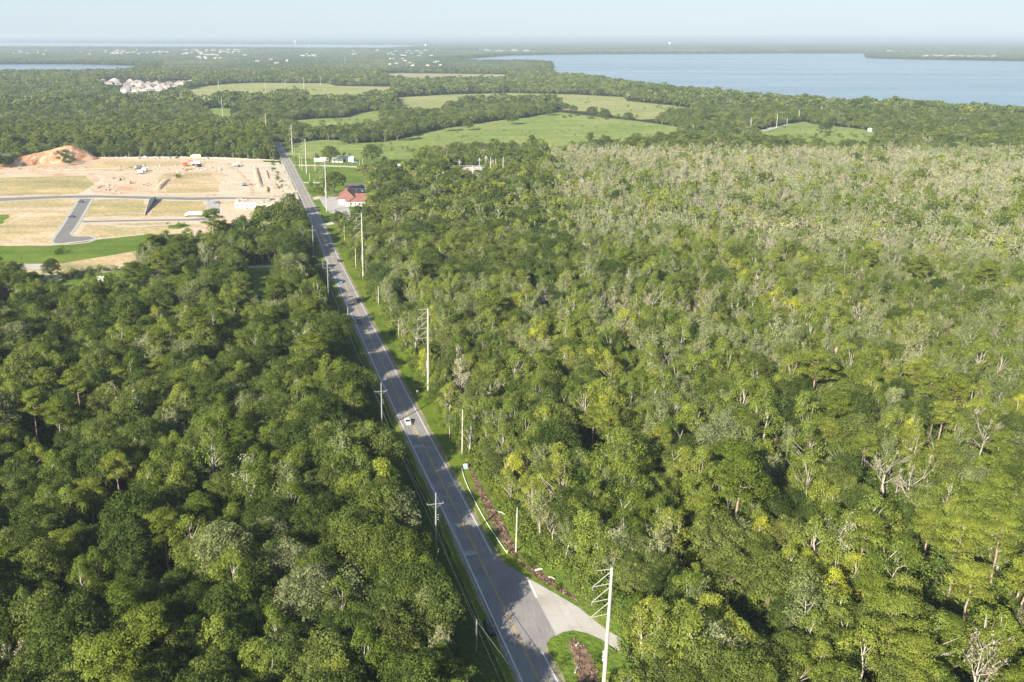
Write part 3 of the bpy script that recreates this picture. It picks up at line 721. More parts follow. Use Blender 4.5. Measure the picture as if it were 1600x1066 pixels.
def tree_dead(rg, lod, H=13., moss=.35):
    mb = MB(); tips = []; r0 = .24
    tr = jitter_path((0, 0, -.3), (rg.normal()*.8, rg.normal()*.8, H*.62), 4, rg, .3)
    mb.tube(tr, [r0*1.4, r0*1.1, r0*.95, r0*.8, r0*.6], 5)
    for i in range({0: 7, 1: 5, 2: 3}[lod]):
        ph = i*2.4+rg.uniform(-.5, .5); k = 4 if i < 4 else 3
        branch(mb, tr[k], (math.cos(ph)*.75, math.sin(ph)*.75, .9), H*rg.uniform(.22, .38), r0*.5, {0: 2, 1: 1, 2: 0}[lod], rg, tips, 4, .5)
    sel = [p for p in tips if rg.random() < moss] or tips[:1]
    cl = [(p[0], p[1], p[2]-.3, rg.uniform(.35, .75)*{0: 1, 1: 1.3, 2: 2}[lod]) for p in sel]
    return mb, clump_cards(cl, {0: 40, 1: 14, 2: 7}[lod], {0: .26, 1: .6, 2: 1.3}[lod], rg, flat=1.2, up=0, inner=.7, droop=1.2)

def bush_mesh(rg, lod, R=1.6):
    mb = MB(); cl = []
    for i in range({0: 12, 1: 5}[lod]):
        ph = rg.uniform(0, 6.28); s = rg.uniform(0, 1)*R
        cl.append((s*math.cos(ph), s*math.sin(ph), .3+rg.random()*(R*1.1-s*.5), rg.uniform(.45, .9)*{0: 1, 1: 1.4}[lod]))
        if lod == 0: mb.tube([(0, 0, -.1), (cl[-1][0], cl[-1][1], cl[-1][2])], [.05, .02], 3)
    return mb, clump_cards(cl, {0: 90, 1: 40}[lod], {0: .24, 1: .42}[lod], rg, up=.4)

def arrays(mb):
    return np.array(mb.v, float).reshape(-1, 3), mb.f
def make_mesh(name, mb, leaf, mats, parts='both'):
    tv, tf = arrays(mb); lv, lf, tn = leaf
    if parts == 'trunk': lv = np.zeros((0, 3)); lf = np.zeros((0, 4), int); tn = np.zeros(0)
    if parts == 'crown': tv = np.zeros((0, 3)); tf = []
    if parts == 'crown': mats = [mats[1]]
    if parts == 'trunk': mats = [mats[0]]
    nv = len(tv)
    me = bpy.data.meshes.new(name)
    V = np.concatenate([tv, lv]); me.vertices.add(len(V)); me.vertices.foreach_set('co', V.ravel().astype(np.float32))
    tl = [len(f) for f in tf]; loops = [i for f in tf for i in f]
    L = np.concatenate([np.array(loops, int), (lf+nv).ravel()]) if len(tf) else (lf+nv).ravel()
    tot = np.concatenate([np.array(tl, int), np.full(len(lf), 4)]).astype(int)
    st = np.concatenate([[0], np.cumsum(tot)[:-1]]).astype(int)
    me.loops.add(len(L)); me.loops.foreach_set('vertex_index', L.astype(np.int32))
    me.polygons.add(len(tot)); me.polygons.foreach_set('loop_start', st.astype(np.int32))
    for m in mats: me.materials.append(m)
    if parts == 'both': me.polygons.foreach_set('material_index', np.concatenate([np.zeros(len(tf)), np.ones(len(lf))]).astype(np.int32))
    me.update(calc_edges=True)
    at = me.attributes.new('tint', 'FLOAT', 'FACE')
    at.data.foreach_set('value', np.concatenate([np.full(len(tf), .5), tn]).astype(np.float32))
    if parts == 'trunk': me.polygons.foreach_set('use_smooth', [True]*len(tot))
    return me

KIND = {
 'oak_tree': (M['bark'], M['oak_leaf'], lambda r, l: tree_oak(r, l, r.uniform(12.5, 16), r.uniform(4.4, 6.6)), 10),
 'maple_tree': (M['pale_bark'], M['maple_leaf'], lambda r, l: tree_maple(r, l, r.uniform(12, 16), r.uniform(3.2, 4.9)), 10),
 'pine_tree': (M['pine_bark'], M['pine_leaf'], lambda r, l: tree_pine(r, l, r.uniform(17, 20.5), r.uniform(3.6, 5.2)), 6),
 'cypress_tree': (M['pale_bark'], M['cypress_leaf'], lambda r, l: tree_cypress(r, l, r.uniform(13, 17), 1.0), 9),
 'bare_tree': (M['pale_bark'], M['moss'], lambda r, l: tree_dead(r, l, r.uniform(11, 15), r.uniform(.2, .6)), 5),
 'bush': (M['bark'], M['bush_leaf'], lambda r, l: bush_mesh(r, min(l, 1), r.uniform(1.3, 2.0)), 4),
}
KN = list(KIND)
protos = {}       # (kind, lod) -> list of unlinked objects, in a collection used by the masses
solo = {}         # kind -> list of (trunk mesh, crown mesh)
for k, (bk, lf, fn, nv) in KIND.items():
    for lod in (0, 1, 2):
        if k == 'bush' and lod == 2: continue
        col = bpy.data.collections.new(f'{k}_forms_{lod}')
        for v in range(nv if lod < 2 else 4):
            r = np.random.default_rng(sum(map(ord, k))*100+v*7+lod)
            mb, leaf = fn(r, lod)
            me = make_mesh(f'{k}_form', mb, leaf, [bk, lf])
            o = bpy.data.objects.new(f'{k}_{lod}_{v:02d}', me); col.objects.link(o)
            if lod == 0:
                if k == 'bush': solo.setdefault(k, []).append((None, me))
                else: solo.setdefault(k, []).append((make_mesh('trunk', mb, leaf, [bk, lf], 'trunk'), make_mesh('crown', mb, leaf, [bk, lf], 'crown')))
        protos[(k, lod)] = (col, len(col.objects))

def mass(name, label, col, X, Y, Z, var, rot, scl, tone):
    me = bpy.data.meshes.new(name); n = len(X)
    me.vertices.add(n); me.vertices.foreach_set('co', np.stack([X, Y, Z], 1).ravel().astype(np.float32))
    for nm, ty, dat in (('variant', 'INT', var), ('turn', 'FLOAT', rot), ('size', 'FLOAT', scl), ('tone', 'FLOAT', tone)):
        a = me.attributes.new(nm, ty, 'POINT'); a.data.foreach_set('value', np.asarray(dat, np.int32 if ty == 'INT' else np.float32))
    o = link(name, me); tag(o, label, None, None, 'stuff')
    ng = bpy.data.node_groups.new(name+'_nodes', 'GeometryNodeTree')
    ng.interface.new_socket('Geometry', in_out='INPUT', socket_type='NodeSocketGeometry'); ng.interface.new_socket('Geometry', in_out='OUTPUT', socket_type='NodeSocketGeometry')
    N = ng.nodes; L = ng.links
    gi = N.new('NodeGroupInput'); go = N.new('NodeGroupOutput'); ip = N.new('GeometryNodeInstanceOnPoints'); ci = N.new('GeometryNodeCollectionInfo')
    mp_ = N.new('GeometryNodeMeshToPoints')
    ci.inputs[0].default_value = col; ci.inputs['Separate Children'].default_value = True; ci.inputs['Reset Children'].default_value = True
    def att(nm, ty):
        a = N.new('GeometryNodeInputNamedAttribute'); a.data_type = ty; a.inputs[0].default_value = nm; return a.outputs[0]
    cx = N.new('ShaderNodeCombineXYZ'); L.new(att('turn', 'FLOAT'), cx.inputs[2])
    cs = N.new('ShaderNodeCombineXYZ'); s = att('size', 'FLOAT')
    for i in range(3): L.new(s, cs.inputs[i])
    ip.inputs['Pick Instance'].default_value = True
    er = N.new('FunctionNodeEulerToRotation'); L.new(cx.outputs[0], er.inputs[0])
    L.new(gi.outputs[0], mp_.inputs[0]); L.new(mp_.outputs[0], ip.inputs['Points']); L.new(ci.outputs[0], ip.inputs['Instance'])
    L.new(att('variant', 'INT'), ip.inputs['Instance Index']); L.new(er.outputs[0], ip.inputs['Rotation']); L.new(cs.outputs[0], ip.inputs['Scale'])
    L.new(ip.outputs[0], go.inputs[0])
    md = o.modifiers.new('scatter', 'NODES'); md.node_group = ng
    return o

# ------------------------------------------------------------------ where trees stand
def smooth_noise(X, Y, s, seed):
    r = np.random.default_rng(seed); out = np.zeros(X.shape); amp = 1
    for k in range(4):
        a = r.uniform(0, 6.28, 6); th = r.uniform(0, 6.28, 3); f = (2**k)/s
        for q in range(3): out += amp*np.sin((X*math.cos(th[q])+Y*math.sin(th[q]))*f*6.28+a[q])*np.sin((-X*math.sin(th[q])+Y*math.cos(th[q]))*f*4.1+a[q+3])
        amp *= .6
    return out/2.6

def jgrid(y0, y1, sp, wide=.66):
    xs = []; ys = []
    y = y0; row = 0
    while y < y1:
        hw = y*wide+60; x = np.arange(-hw*.86, hw*1.12, sp)+(sp/2 if row % 2 else 0)
        xs.append(x); ys.append(np.full(x.shape, y)); y += sp*.87; row += 1
    X = np.concatenate(xs); Y = np.concatenate(ys)
    return X+rng.uniform(-.42, .42, X.shape)*sp, Y+rng.uniform(-.42, .42, X.shape)*sp

X, Y = [np.concatenate(a) for a in zip(jgrid(95, 520, 5.9), jgrid(520, 1650, 6.2), jgrid(1650, 3300, 9.5))]
D, I = road_coords(X, Y)
pxg, pyg = P(X, Y, 0.)
ok = np.ones(X.shape, bool)
edge = smooth_noise(X, Y, 40, 5)
# the road corridor (narrower where the glade and far woods press in)
lm = np.where(Y < 420, 17.5, np.where(Y < 900, 14, 12)); rm = np.where(Y < 300, 10.5, np.where(Y < 560, 13, 12))
on_road = I < len(RC)-3
ok &= ~((D > -(lm+2.2*edge)) & (D < rm+1.8*edge) & on_road)
for k, pg in {**OPEN, **LAKES}.items(): ok &= ~inside(X, Y, pg)
MULCH = poly([(715, 712), (738, 712), (762, 748), (802, 812), (835, 856), (905, 914), (950, 958), (985, 1000), (1000, 1030), (985, 1060), (970, 1150), (860, 1150), (800, 1000), (740, 800)])
ok &= ~inside(X, Y, MULCH)
# a thick outer row along the left edge
ei = np.repeat(np.arange(0, len(RC)-40), 2); keep_ = rng.random(len(ei)) < .55; ei = ei[keep_]; ed = -rng.uniform(18.5, 27, len(ei))
ex = RC[ei, 0]+RN[ei, 0]*ed+rng.uniform(-2, 2, len(ei)); ey = RC[ei, 1]+RN[ei, 1]*ed+rng.uniform(-2, 2, len(ei)); e1, e2 = P(ex, ey, 0.)
ke = (e2 > 480) | ((e2 > 352) & (e2 < 405))
ex, ey, ed, ei, e1, e2 = [a[ke] for a in (ex, ey, ed, ei, e1, e2)]
X, Y, D, I, pxg, pyg, edge = [a[ok] for a in (X, Y, D, I, pxg, pyg, edge)]
X = np.concatenate([X, ex]); Y = np.concatenate([Y, ey]); D = np.concatenate([D, ed]); I = np.concatenate([I, ei]); pxg = np.concatenate([pxg, e1]); pyg = np.concatenate([pyg, e2]); edge = np.concatenate([edge, np.zeros(len(ex))])
n = len(X)
left = D < 0
nz = smooth_noise(X, Y, 160, 11); nz2 = smooth_noise(X, Y, 45, 12); u = rng.random(n)
kind = np.zeros(n, int)    # index in KN
def pick(mask, w):
    idx = np.where(mask)[0]; w = np.array(w, float); w /= w.sum(); kind[idx] = np.searchsorted(np.cumsum(w), rng.random(len(idx))*.9999)
# oak maple pine cypress bare
far = pyg < 243
pick(np.ones(n, bool), [.5, .3, .08, .1, .02])
pick(left & ~far, [.55, .38, .015, .05, .012])
pick(left & ~far & (nz > .35), [.39, .50, .055, .05, .01])
R_ = np.hypot(X, Y)
rt = ~left & ~far
pick(rt & (R_ < 330), [.32, .54, .02, .10, .012])
pick(rt & (R_ < 330) & (pxg > 1280), [.34, .48, .10, .07, .012])
mid = rt & (R_ >= 330)
pick(mid, [.09, .44, .01, .40, .05])
pick(mid & (R_ > 520), [.02, .15, .0, .77, .06])
dr = smooth_noise(X, Y, 120, 41)
pick(mid & (R_ > 480) & (dr > .55), [.14, .46, .0, .38, .02])
pick(mid & (R_ > 800), [.015, .07, .00, .84, .075])
pick(mid & (R_ > 800) & (dr > .75), [.08, .36, .0, .52, .04])
dk = mid & (pxg+nz2*40 < 560+(pyg-240)*1.1+140) & (pyg < 470)
pick(dk, [.70, .18, .01, .09, .02])
dk2 = mid & (pyg < 330) & (pxg+nz2*30 < 860)
pick(dk2, [.66, .24, .02, .06, .02])
pick(far, [.72, .20, .04, .03, .01])
pick(far & left & (pyg < 243) & (pyg > 205), [.45, .12, .40, .02, .01])
pick(far & (pxg > 410) & (pxg < 480) & (pyg > 146) & (pyg < 160), [.15, .2, .1, .5, .05])
tone = np.clip(.42+.28*nz2+.2*rng.normal(size=n)*.8+.12*nz, 0, 1)
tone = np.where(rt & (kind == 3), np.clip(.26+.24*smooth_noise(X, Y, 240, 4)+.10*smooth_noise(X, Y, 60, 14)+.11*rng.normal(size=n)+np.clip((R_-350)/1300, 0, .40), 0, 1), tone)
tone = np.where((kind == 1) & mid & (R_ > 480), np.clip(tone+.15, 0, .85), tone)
tone = np.where((kind == 1) & ~left & (R_ < 420), np.clip(tone+.10, 0, 1), tone)
tone = np.where(left & ~far, np.clip(tone-.10, 0, 1), tone)
tone = np.where((kind == 0) & (rng.random(n) < .07), rng.uniform(.85, 1., n), tone)
scl = np.clip(rng.normal(1.0, .18, n)+.08*smooth_noise(X, Y, 70, 51), .6, 1.45)
scl = np.where(kind == 3, scl*np.where(R_ > 600, .82, .95), scl)
scl = np.where(kind == 0, scl*np.where(left, .98, .94), scl)
# edges of the woods along the road step down
de = np.where(left, 9, D-11); scl = np.where(de < 7, scl*.82, scl); scl = np.where(left & (D > -34) & (Y < 420) & (kind < 2), np.clip(scl*1.15, .95, 1.3), scl)
scl = np.where(left & (Y > 380) & (pyg > 340), scl*.92, scl)
scl = np.where(far & (Y > 1100), scl*np.where((kind == 0) & (Y < 2100), 1.02, .85), scl); scl = np.where(far & (Y > 1100) & (pyg < 165) & (pyg > 140) & (pxg < 330), scl*.75, scl)
# thin out
keep = rng.random(n) < np.where(kind == 4, .8, np.where(left, .93, .96)); keep &= ~((nz2 > .95) & (R_ < 420) & (rng.random(n) < .6))
X, Y, D, I, pxg, pyg, R_, kind, tone, scl, left = [a[keep] for a in (X, Y, D, I, pxg, pyg, R_, kind, tone, scl, left)]

# openings in the left tree edge where the sun reaches the road
kpg = np.ones(len(X), bool)
for a_, b_, w_ in [(803, 968, 4.0), (812, 982, 4.5), (822, 996, 4.0), (790, 960, 3.0), (650, 660, 4.5), (644, 668, 4.5), (640, 676, 4.5), (634, 658, 3.5), (600, 590, 2.5), (584, 552, 2.5), (575, 525, 2.5), (551, 480, 3), (545, 462, 6), (538, 448, 7), (532, 434, 7), (526, 422, 6), (520, 412, 5), (553, 492, 3)]:
    gx_, gy_ = G(a_, b_); al = (gx_-X)*math.sin(SUN_AZ)+(gy_-Y)*math.cos(SUN_AZ); la = np.abs((gx_-X)*math.cos(SUN_AZ)-(gy_-Y)*math.sin(SUN_AZ))
    lim = (al*math.tan(SUN_EL)-.6)/15.; hit = (al > 8) & (la < w_+2) & (al < 40) & (lim < scl) & (D < 0)
    kpg &= ~(hit & (lim < .42)); scl = np.where(hit & (lim >= .42), lim, scl)
X, Y, D, I, pxg, pyg, R_, kind, tone, scl, left = [a[kpg] for a in (X, Y, D, I, pxg, pyg, R_, kind, tone, scl, left)]

# trees with a place of their own in the photograph: (kind, px, py of the foot, scale, tone)
HERO = [('pine_tree', 1478, 945, 1.12, .75), ('pine_tree', 1540, 925, 1.15, .7), ('pine_tree', 1440, 900, 1.0, .6), ('pine_tree', 1500, 1010, 1.1, .8),
 ('pine_tree', 1590, 1000, 1.1, .7), ('pine_tree', 1378, 1085, 1.15, .7), ('pine_tree', 1462, 705, .95, .95), ('pine_tree', 1340, 760, .85, .7),
 ('pine_tree', 1030, 745, .82, .9), ('pine_tree', 950, 722, 1.0, .75), ('pine_tree', 925, 712, .8, .6), ('pine_tree', 1088, 870, .95, .7), ('pine_tree', 1283, 735, .85, .9),
 ('bare_tree', 1512, 1110, 1.2, .8), ('bare_tree', 1375, 790, 1.05, .9), ('bare_tree', 1525, 735, 1.15, .6), ('bare_tree', 1565, 735, 1.0, .5), ('bare_tree', 1455, 735, .8, .8),
 ('bare_tree', 945, 505, 1.1, .9), ('bare_tree', 845, 500, .9, .8), ('bare_tree', 1085, 500, .8, .8), ('bare_tree', 1180, 590, .9, .5), ('bare_tree', 1415, 395, .9, .8),
 ('bare_tree', 740, 445, .9, .7), ('bare_tree', 722, 640, 1.0, .9), ('bare_tree', 950, 640, .8, .9), ('bare_tree', 862, 860, .7, .6), ('bare_tree', 645, 490, .8, .7), ('bare_tree', 90, 515, .7, .6), ('bare_tree', 15, 480, .8, .6),
 ('cypress_tree', 722, 628, 1.05, .9), ('cypress_tree', 960, 905, 1.0, .75), ('oak_tree', 965, 912, .9, .85),
 ('pine_tree', 262, 905, 1.0, .5), ('pine_tree', 60, 700, .95, .6), ('pine_tree', 80, 650, .9, .7), ('pine_tree', 130, 665, 1.0, .6), ('pine_tree', 195, 640, .85, .7), ('pine_tree', 255, 615, .8, .7), ('pine_tree', 285, 640, .8, .5),
 ('pine_tree', 150, 835, .9, .8), ('pine_tree', 190, 800, .9, .9), ('pine_tree', 105, 930, .9, .8), ('maple_tree', 155, 945, 1.15, .15), ('maple_tree', 222, 770, .9, 1.), ('maple_tree', 345, 535, .95, .98), ('maple_tree', 382, 530, .9, 1.),
 ('maple_tree', 400, 545, .85, 1.), ('maple_tree', 310, 540, .9, .9), ('maple_tree', 435, 560, .8, .85), ('maple_tree', 1250, 940, 1., 1.), ('maple_tree', 1290, 985, 1., 1.), ('maple_tree', 1330, 950, .9, .95), ('maple_tree', 1180, 890, .9, .95), ('maple_tree', 1100, 1030, 1., .9),
 ('oak_tree', 1245, 665, 1.05, .15), ('oak_tree', 1150, 780, 1.0, .3), ('oak_tree', 1400, 700, .9, .2), ('oak_tree', 250, 470, 1.0, 1.), ('oak_tree', 215, 445, .9, 1.), ('oak_tree', 470, 430, .8, .95), ('oak_tree', 455, 470, .8, .9),
 # around the houses and in the pastures
 ('oak_tree', 522, 308, 1.5, .35), ('oak_tree', 511, 309, 1.15, .6), ('maple_tree', 508, 304, 1.1, .5), ('oak_tree', 497, 300, .55, .6), ('oak_tree', 487, 296, .5, .5),
 ('oak_tree', 516, 255, 1.6, .3), ('oak_tree', 581, 258, 1.7, .3), ('oak_tree', 600, 258, .7, .2), ('maple_tree', 537, 251, .7, .4), ('oak_tree', 569, 284, 1.2, .75), ('oak_tree', 586, 286, 1.2, .7), ('oak_tree', 606, 262, .6, .5),
 ('oak_tree', 603, 279, 1.3, .6), ('oak_tree', 592, 302, 1.3, .25), ('oak_tree', 608, 332, 1.5, .15), ('oak_tree', 590, 335, 1.0, .1), ('maple_tree', 592, 350, .6, .7), ('oak_tree', 495, 252, .6, .4),
 ('oak_tree', 697, 206, 1.55, .35), ('oak_tree', 731, 204, 1.5, .3), ('oak_tree', 621, 221, 2.0, .4), ('oak_tree', 800, 195, 1.5, .2), ('oak_tree', 856, 181, 1.5, .2), ('oak_tree', 883, 174, 1.3, .2), ('oak_tree', 896, 176, 1.1, .3), ('oak_tree', 925, 181, 1.4, .2), ('oak_tree', 944, 185, 1.4, .3), ('oak_tree', 981, 188, 1.1, .2),
 ('oak_tree', 1288, 208, 1.3, .1), ('maple_tree', 575, 188, .5, .9), ('oak_tree', 1044, 176, .4, .4), ('maple_tree', 615, 240, .4, .9)]
hk = [KN.index(h[0]) for h in HERO]; hx, hy = zip(*[G(h[1], h[2]) for h in HERO])
hx = np.array(hx); hy = np.array(hy)
# clear the scattered trees right where these stand
kp = np.ones(len(X), bool)
for a, b, h in zip(hx, hy, HERO): kp &= (np.hypot(X-a, Y-b) > (7.0 if h[0] == 'pine_tree' and h[1] > 1250 else 5.0 if h[0] == 'pine_tree' else 4.2))
for a_, b_, r_g in [(880, 800, 5), (905, 700, 5), (1010, 975, 6), (1090, 960, 6), (1170, 1010, 8), (1360, 830, 6), (1290, 870, 6), (1440, 990, 7), (200, 980, 8), (130, 1010, 8), (330, 820, 6), (30, 870, 8), (480, 900, 6), (560, 960, 6), (250, 690, 6), (90, 760, 7), (420, 760, 5), (1050, 820, 6), (820, 690, 5), (745, 530, 7), (700, 480, 7), (930, 560, 6)]:
    g1, g2 = G(a_, b_); kp &= np.hypot((X-g1), (Y-g2)*.8) > r_g*(.8+.4*((int(a_*7)) % 5)/5)

# in front of the named pines and bare trees keep the low trees low
for a, b, h in zip(hx, hy, HERO):
    if h[0] in ('bare_tree', 'pine_tree') and b < 700:
        ln = math.hypot(a, b); ca, sa = a/ln, b/ln; along = (a-X)*ca+(b-Y)*sa; lat = np.abs((X-a)*sa-(Y-b)*ca)
        m = (along > 0) & (along < 22) & (lat < 3.6); kp &= ~(m & (along < 12)); scl = np.where(m, scl*.72, scl)
X, Y, D, I, R_, kind, tone, scl, left = [a[kp] for a in (X, Y, D, I, R_, kind, tone, scl, left)]
hD, hI = road_coords(hx, hy)
nh = len(hx)
X = np.concatenate([hx, X]); Y = np.concatenate([hy, Y]); D = np.concatenate([hD, D]); I = np.concatenate([hI, I]); left = D < 0
kind = np.concatenate([hk, kind]); tone = np.concatenate([[h[4] for h in HERO], tone]); scl = np.concatenate([[h[3] for h in HERO], scl]); R_ = np.hypot(X, Y)
hero = np.zeros(len(X), bool); hero[:nh] = True
rot = rng.uniform(0, 6.283, len(X))

MARKS = [(782, 1000, 'dark car on verge'), (830, 920, 'side road'), (732, 862, 'grey crossarm pole'), (700, 770, 'white pipe end'), (668, 722, 'blue bin'), (640, 660, 'white car'), (612, 612, 'tall verge pole'),
         (575, 540, 'shaded grey pole'), (561, 503, 'dark grey car'), (553, 470, 'black car'), (532, 441, 'silver blue car'), (517, 400, 'three cars'), (500, 360, 'lower driveway'), (480, 315, 'site entrance'), (463, 280, 'red roofed building'), (448, 250, 'road top')]
mk_i = np.array([road_at(a, b) for a, b, _ in MARKS])
def ordinal(k): return f"{k}{'th' if 10 <= k % 100 <= 20 else {1: 'st', 2: 'nd', 3: 'rd'}.get(k % 10, 'th')}"
TONE = {'oak_tree': ['blackish green', 'dark green', 'mid green', 'grey mossy'], 'maple_tree': ['deep green', 'fresh green', 'bright green', 'yellow green'],
        'pine_tree': ['dark crowned', 'green', 'light green', 'yellowish'], 'cypress_tree': ['green', 'olive', 'greyish', 'straw'], 'bare_tree': ['grey', 'grey', 'pale', 'whitish'], 'bush': ['dark green', 'green', 'bright green', 'yellow green']}
NOUN = {'oak_tree': 'oak', 'maple_tree': 'leafy tree', 'pine_tree': 'pine', 'cypress_tree': 'swamp tree', 'bare_tree': 'bare tree', 'bush': 'bush'}
GRP = {'oak_tree': 'oaks in the woods', 'maple_tree': 'loose crowned leafy trees in the woods', 'pine_tree': 'pines rising out of the woods', 'cypress_tree': 'pale slender swamp trees', 'bare_tree': 'bare pale trees in the woods', 'bush': 'bushes along the road edges'}
def plant(kname, x, y, s, r, tn, v, label):
    tm, cm = solo[kname][v]
    if kname == 'bush':
        o = link('bush', cm, None, (x, y, 0), r)
        o['tone'] = float(tn); o.scale = (s,)*3
        return tag(o, label, 'bush', GRP[kname])
    o = link(kname, None, None, (x, y, -2.6*s if math.hypot(x, y) > 900 else 0), r); o.scale = (s,)*3
    tag(o, label, 'tree', GRP[kname])
    t = link('trunk', tm, o); c = link('crown', cm, o); t['tone'] = float(tn); c['tone'] = float(tn)
    return o
def labels_for(kname, idx, X, Y, D, I, tone, NM='back'):
    nearest = mk_i[np.argmin(np.abs(I[idx][:, None]-mk_i[None, :]), 1)]
    out = {}
    groups = {}
    for q, i in enumerate(idx): groups.setdefault((int(nearest[q]), bool(D[i] < 0)), []).append(i)
    for (mi, lf), ids in groups.items():
        ph = [m[2] for m, z in zip(MARKS, mk_i) if z == mi][0]
        ids.sort(key=lambda i: abs(D[i]))
        for k, i in enumerate(ids):
            out[i] = f"{TONE[kname][min(3, int(tone[i]*4))]} {NOUN[kname]} {'left' if lf else 'right'} of road, {ordinal(k+1)} out, by {ph}"
    return out
vis_px, vis_py = P(X, Y, 8.)
inv = (vis_px > -25) & (vis_px < 1625) & (vis_py < 1110)
for ki, kname in enumerate(KN[:5]):
    idx = np.where((kind == ki))[0]
    iv = idx[inv[idx]]
    order = iv[np.argsort(R_[iv]-hero[iv]*60)]
    ind = order[:300]; sset = np.zeros(len(X), bool); sset[ind] = True
    lb = labels_for(kname, ind, X, Y, D, I, tone)
    nvr = len(solo[kname])
    for i in ind: plant(kname, X[i], Y[i], scl[i], rot[i], tone[i], int(rng.integers(nvr)), lb[i])
    rest = idx[~sset[idx]]
    for lod, sel in ((0, rest[R_[rest] < 560]), (1, rest[(R_[rest] >= 560) & (R_[rest] < 1700)]), (2, rest[R_[rest] >= 1700])):
        if not len(sel): continue
        col, nn = protos[(kname, lod)]
        s = scl[sel]*(1.25 if lod == 2 else 1.0)
        nm = ['near', 'middle', 'distant'][lod]
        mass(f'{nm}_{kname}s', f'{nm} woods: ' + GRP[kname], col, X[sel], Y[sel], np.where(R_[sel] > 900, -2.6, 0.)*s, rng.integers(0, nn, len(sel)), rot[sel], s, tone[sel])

# bushes: along the verges, at the wood's edge, in the building site, as undergrowth
bx = []; by = []; bs = []; bt = []; solo_b = []
for i in range(2, len(RC)-30):
    for q in range(4):       # right edge
        d = random.uniform(8.5, 14.5) if RC[i][1] < 560 else random.uniform(10, 15); p = RC[i]+RN[i]*d+RT[i]*random.uniform(-3, 3)
        bx.append(p[0]); by.append(p[1]); bs.append(random.uniform(.6, 1.4)*(.65+.45*(d-8)/6)); bt.append(random.uniform(.45, 1))
    for q in range(2):       # left edge
        d = -random.uniform(13.5, 19); p = RC[i]+RN[i]*d+RT[i]*random.uniform(-3, 3)
        bx.append(p[0]); by.append(p[1]); bs.append(random.uniform(.5, 1.2)); bt.append(random.uniform(.0, .6))
BX = np.array(bx); BY = np.array(by); BS = np.array(bs); BT = np.array(bt)
HARD = [poly([(762, 845), (823, 895), (905, 945), (1100, 1050), (1180, 1120), (1000, 1060), (945, 1010), (860, 1000), (852, 1120), (800, 1000), (740, 860)]), OPEN['church'], poly([(888, 1003), (897, 999), (912, 1008), (926, 1030), (944, 1100), (905, 1100)]),
        poly([(462, 300), (500, 298), (515, 350), (470, 330)])]
bk_ = np.ones(len(BX), bool)
for pg in HARD: bk_ &= ~inside(BX, BY, pg)
bk_ &= ~((BY > 600) & (BY < 960) & (rng.random(len(BX)) < .75))
# thin over the mulch strip
bk_ &= ~(inside(BX, BY, poly([(724, 718), (736, 722), (790, 815), (822, 862), (890, 920), (915, 946), (872, 930), (800, 880), (733, 755)])) & (rng.random(len(BX)) < .8))
BX, BY, BS, BT = BX[bk_], BY[bk_], BS[bk_], BT[bk_]
extra = []
for (ax, ay, bx_, by_, nn_) in [(744, 724, 800, 805, 90), (804, 808, 850, 868, 90), (850, 868, 925, 925, 100), (925, 925, 985, 975, 100), (985, 975, 1070, 1025, 90), (975, 1015, 1040, 1050, 50), (1060, 1025, 1160, 1070, 50), (985, 1050, 1000, 1120, 30)]:
    for _ in range(nn_):
        t_ = random.random(); x_, y_ = G(ax+(bx_-ax)*t_+random.uniform(-10, 26), ay+(by_-ay)*t_+random.uniform(-10, 6)); extra.append((x_, y_, random.uniform(.7, 1.7), random.uniform(.5, 1)))
for (cx_, cy_, rx, ry, nn, s0, t0) in [(60, 436, 60, 4, 26, 1.3, .15), (120, 430, 30, 4, 16, 1.3, .3), (170, 424, 30, 3, 16, 1.1, .3), (98, 396, 12, 3, 5, 1.3, .1), (20, 443, 30, 4, 16, 1.4, .1), (275, 353, 14, 3, 9, .9, .7), (282, 276, 7, 2, 4, 1.3, .4),
        (496, 296, 14, 6, 16, 1.3, .5), (500, 303, 12, 3, 10, 1.1, .6), (560, 352, 14, 8, 18, 1.3, .7), (575, 360, 10, 10, 12, 1.4, .6), (205, 264, 25, 3, 10, .7, .6), (35, 259, 12, 2, 5, 1.2, .2), (985, 186, 12, 2, 6, 2.2, .3), (1330, 213, 30, 3, 14, 1.6, .4), (1240, 214, 60, 3, 24, 1.6, .3), (450, 440, 35, 18, 40, 1.2, .85), (200, 438, 30, 8, 14, 1.2, .3),
        (750, 152, 15, 2, 6, 2, .3), (700, 212, 60, 4, 14, 1.0, .5), (900, 205, 120, 8, 24, .9, .5), (640, 235, 30, 4, 16, 1.4, .3), (900, 158, 90, 4, 14, 1.3, .4), (1020, 170, 40, 4, 14, 1.6, .3), (930, 184, 60, 3, 30, 2.0, .25), (470, 140, 60, 3, 14, 1.6, .4), (540, 190, 40, 2, 10, 1.6, .5), (480, 255, 20, 8, 10, 1.0, .4), (1250, 205, 60, 5, 14, 1.2, .5), (520, 240, 30, 4, 8, 1.2, .4), (540, 226, 12, 1, 4, 1.6, .6), (600, 226, 20, 2, 5, 1.2, .5)]:
    for _ in range(nn):
        x_, y_ = G(cx_+random.uniform(-rx, rx), cy_+random.uniform(-ry, ry)); extra.append((x_, y_, s0*random.uniform(.6, 1.3), min(1, max(0, t0+random.uniform(-.25, .25)))))
E_ = np.array(extra); BX = np.concatenate([BX, E_[:, 0]]); BY = np.concatenate([BY, E_[:, 1]]); BS = np.concatenate([BS, E_[:, 2]]); BT = np.concatenate([BT, E_[:, 3]])
bD, bI = road_coords(BX, BY); bR = np.hypot(BX, BY); q1, q2 = P(BX, BY, 1.)
iv = np.where((q1 > -10) & (q1 < 1610) & (q2 < 1080))[0]; ind = iv[np.argsort(bR[iv])][:300]
lb = labels_for('bush', ind, BX, BY, bD, bI, BT)
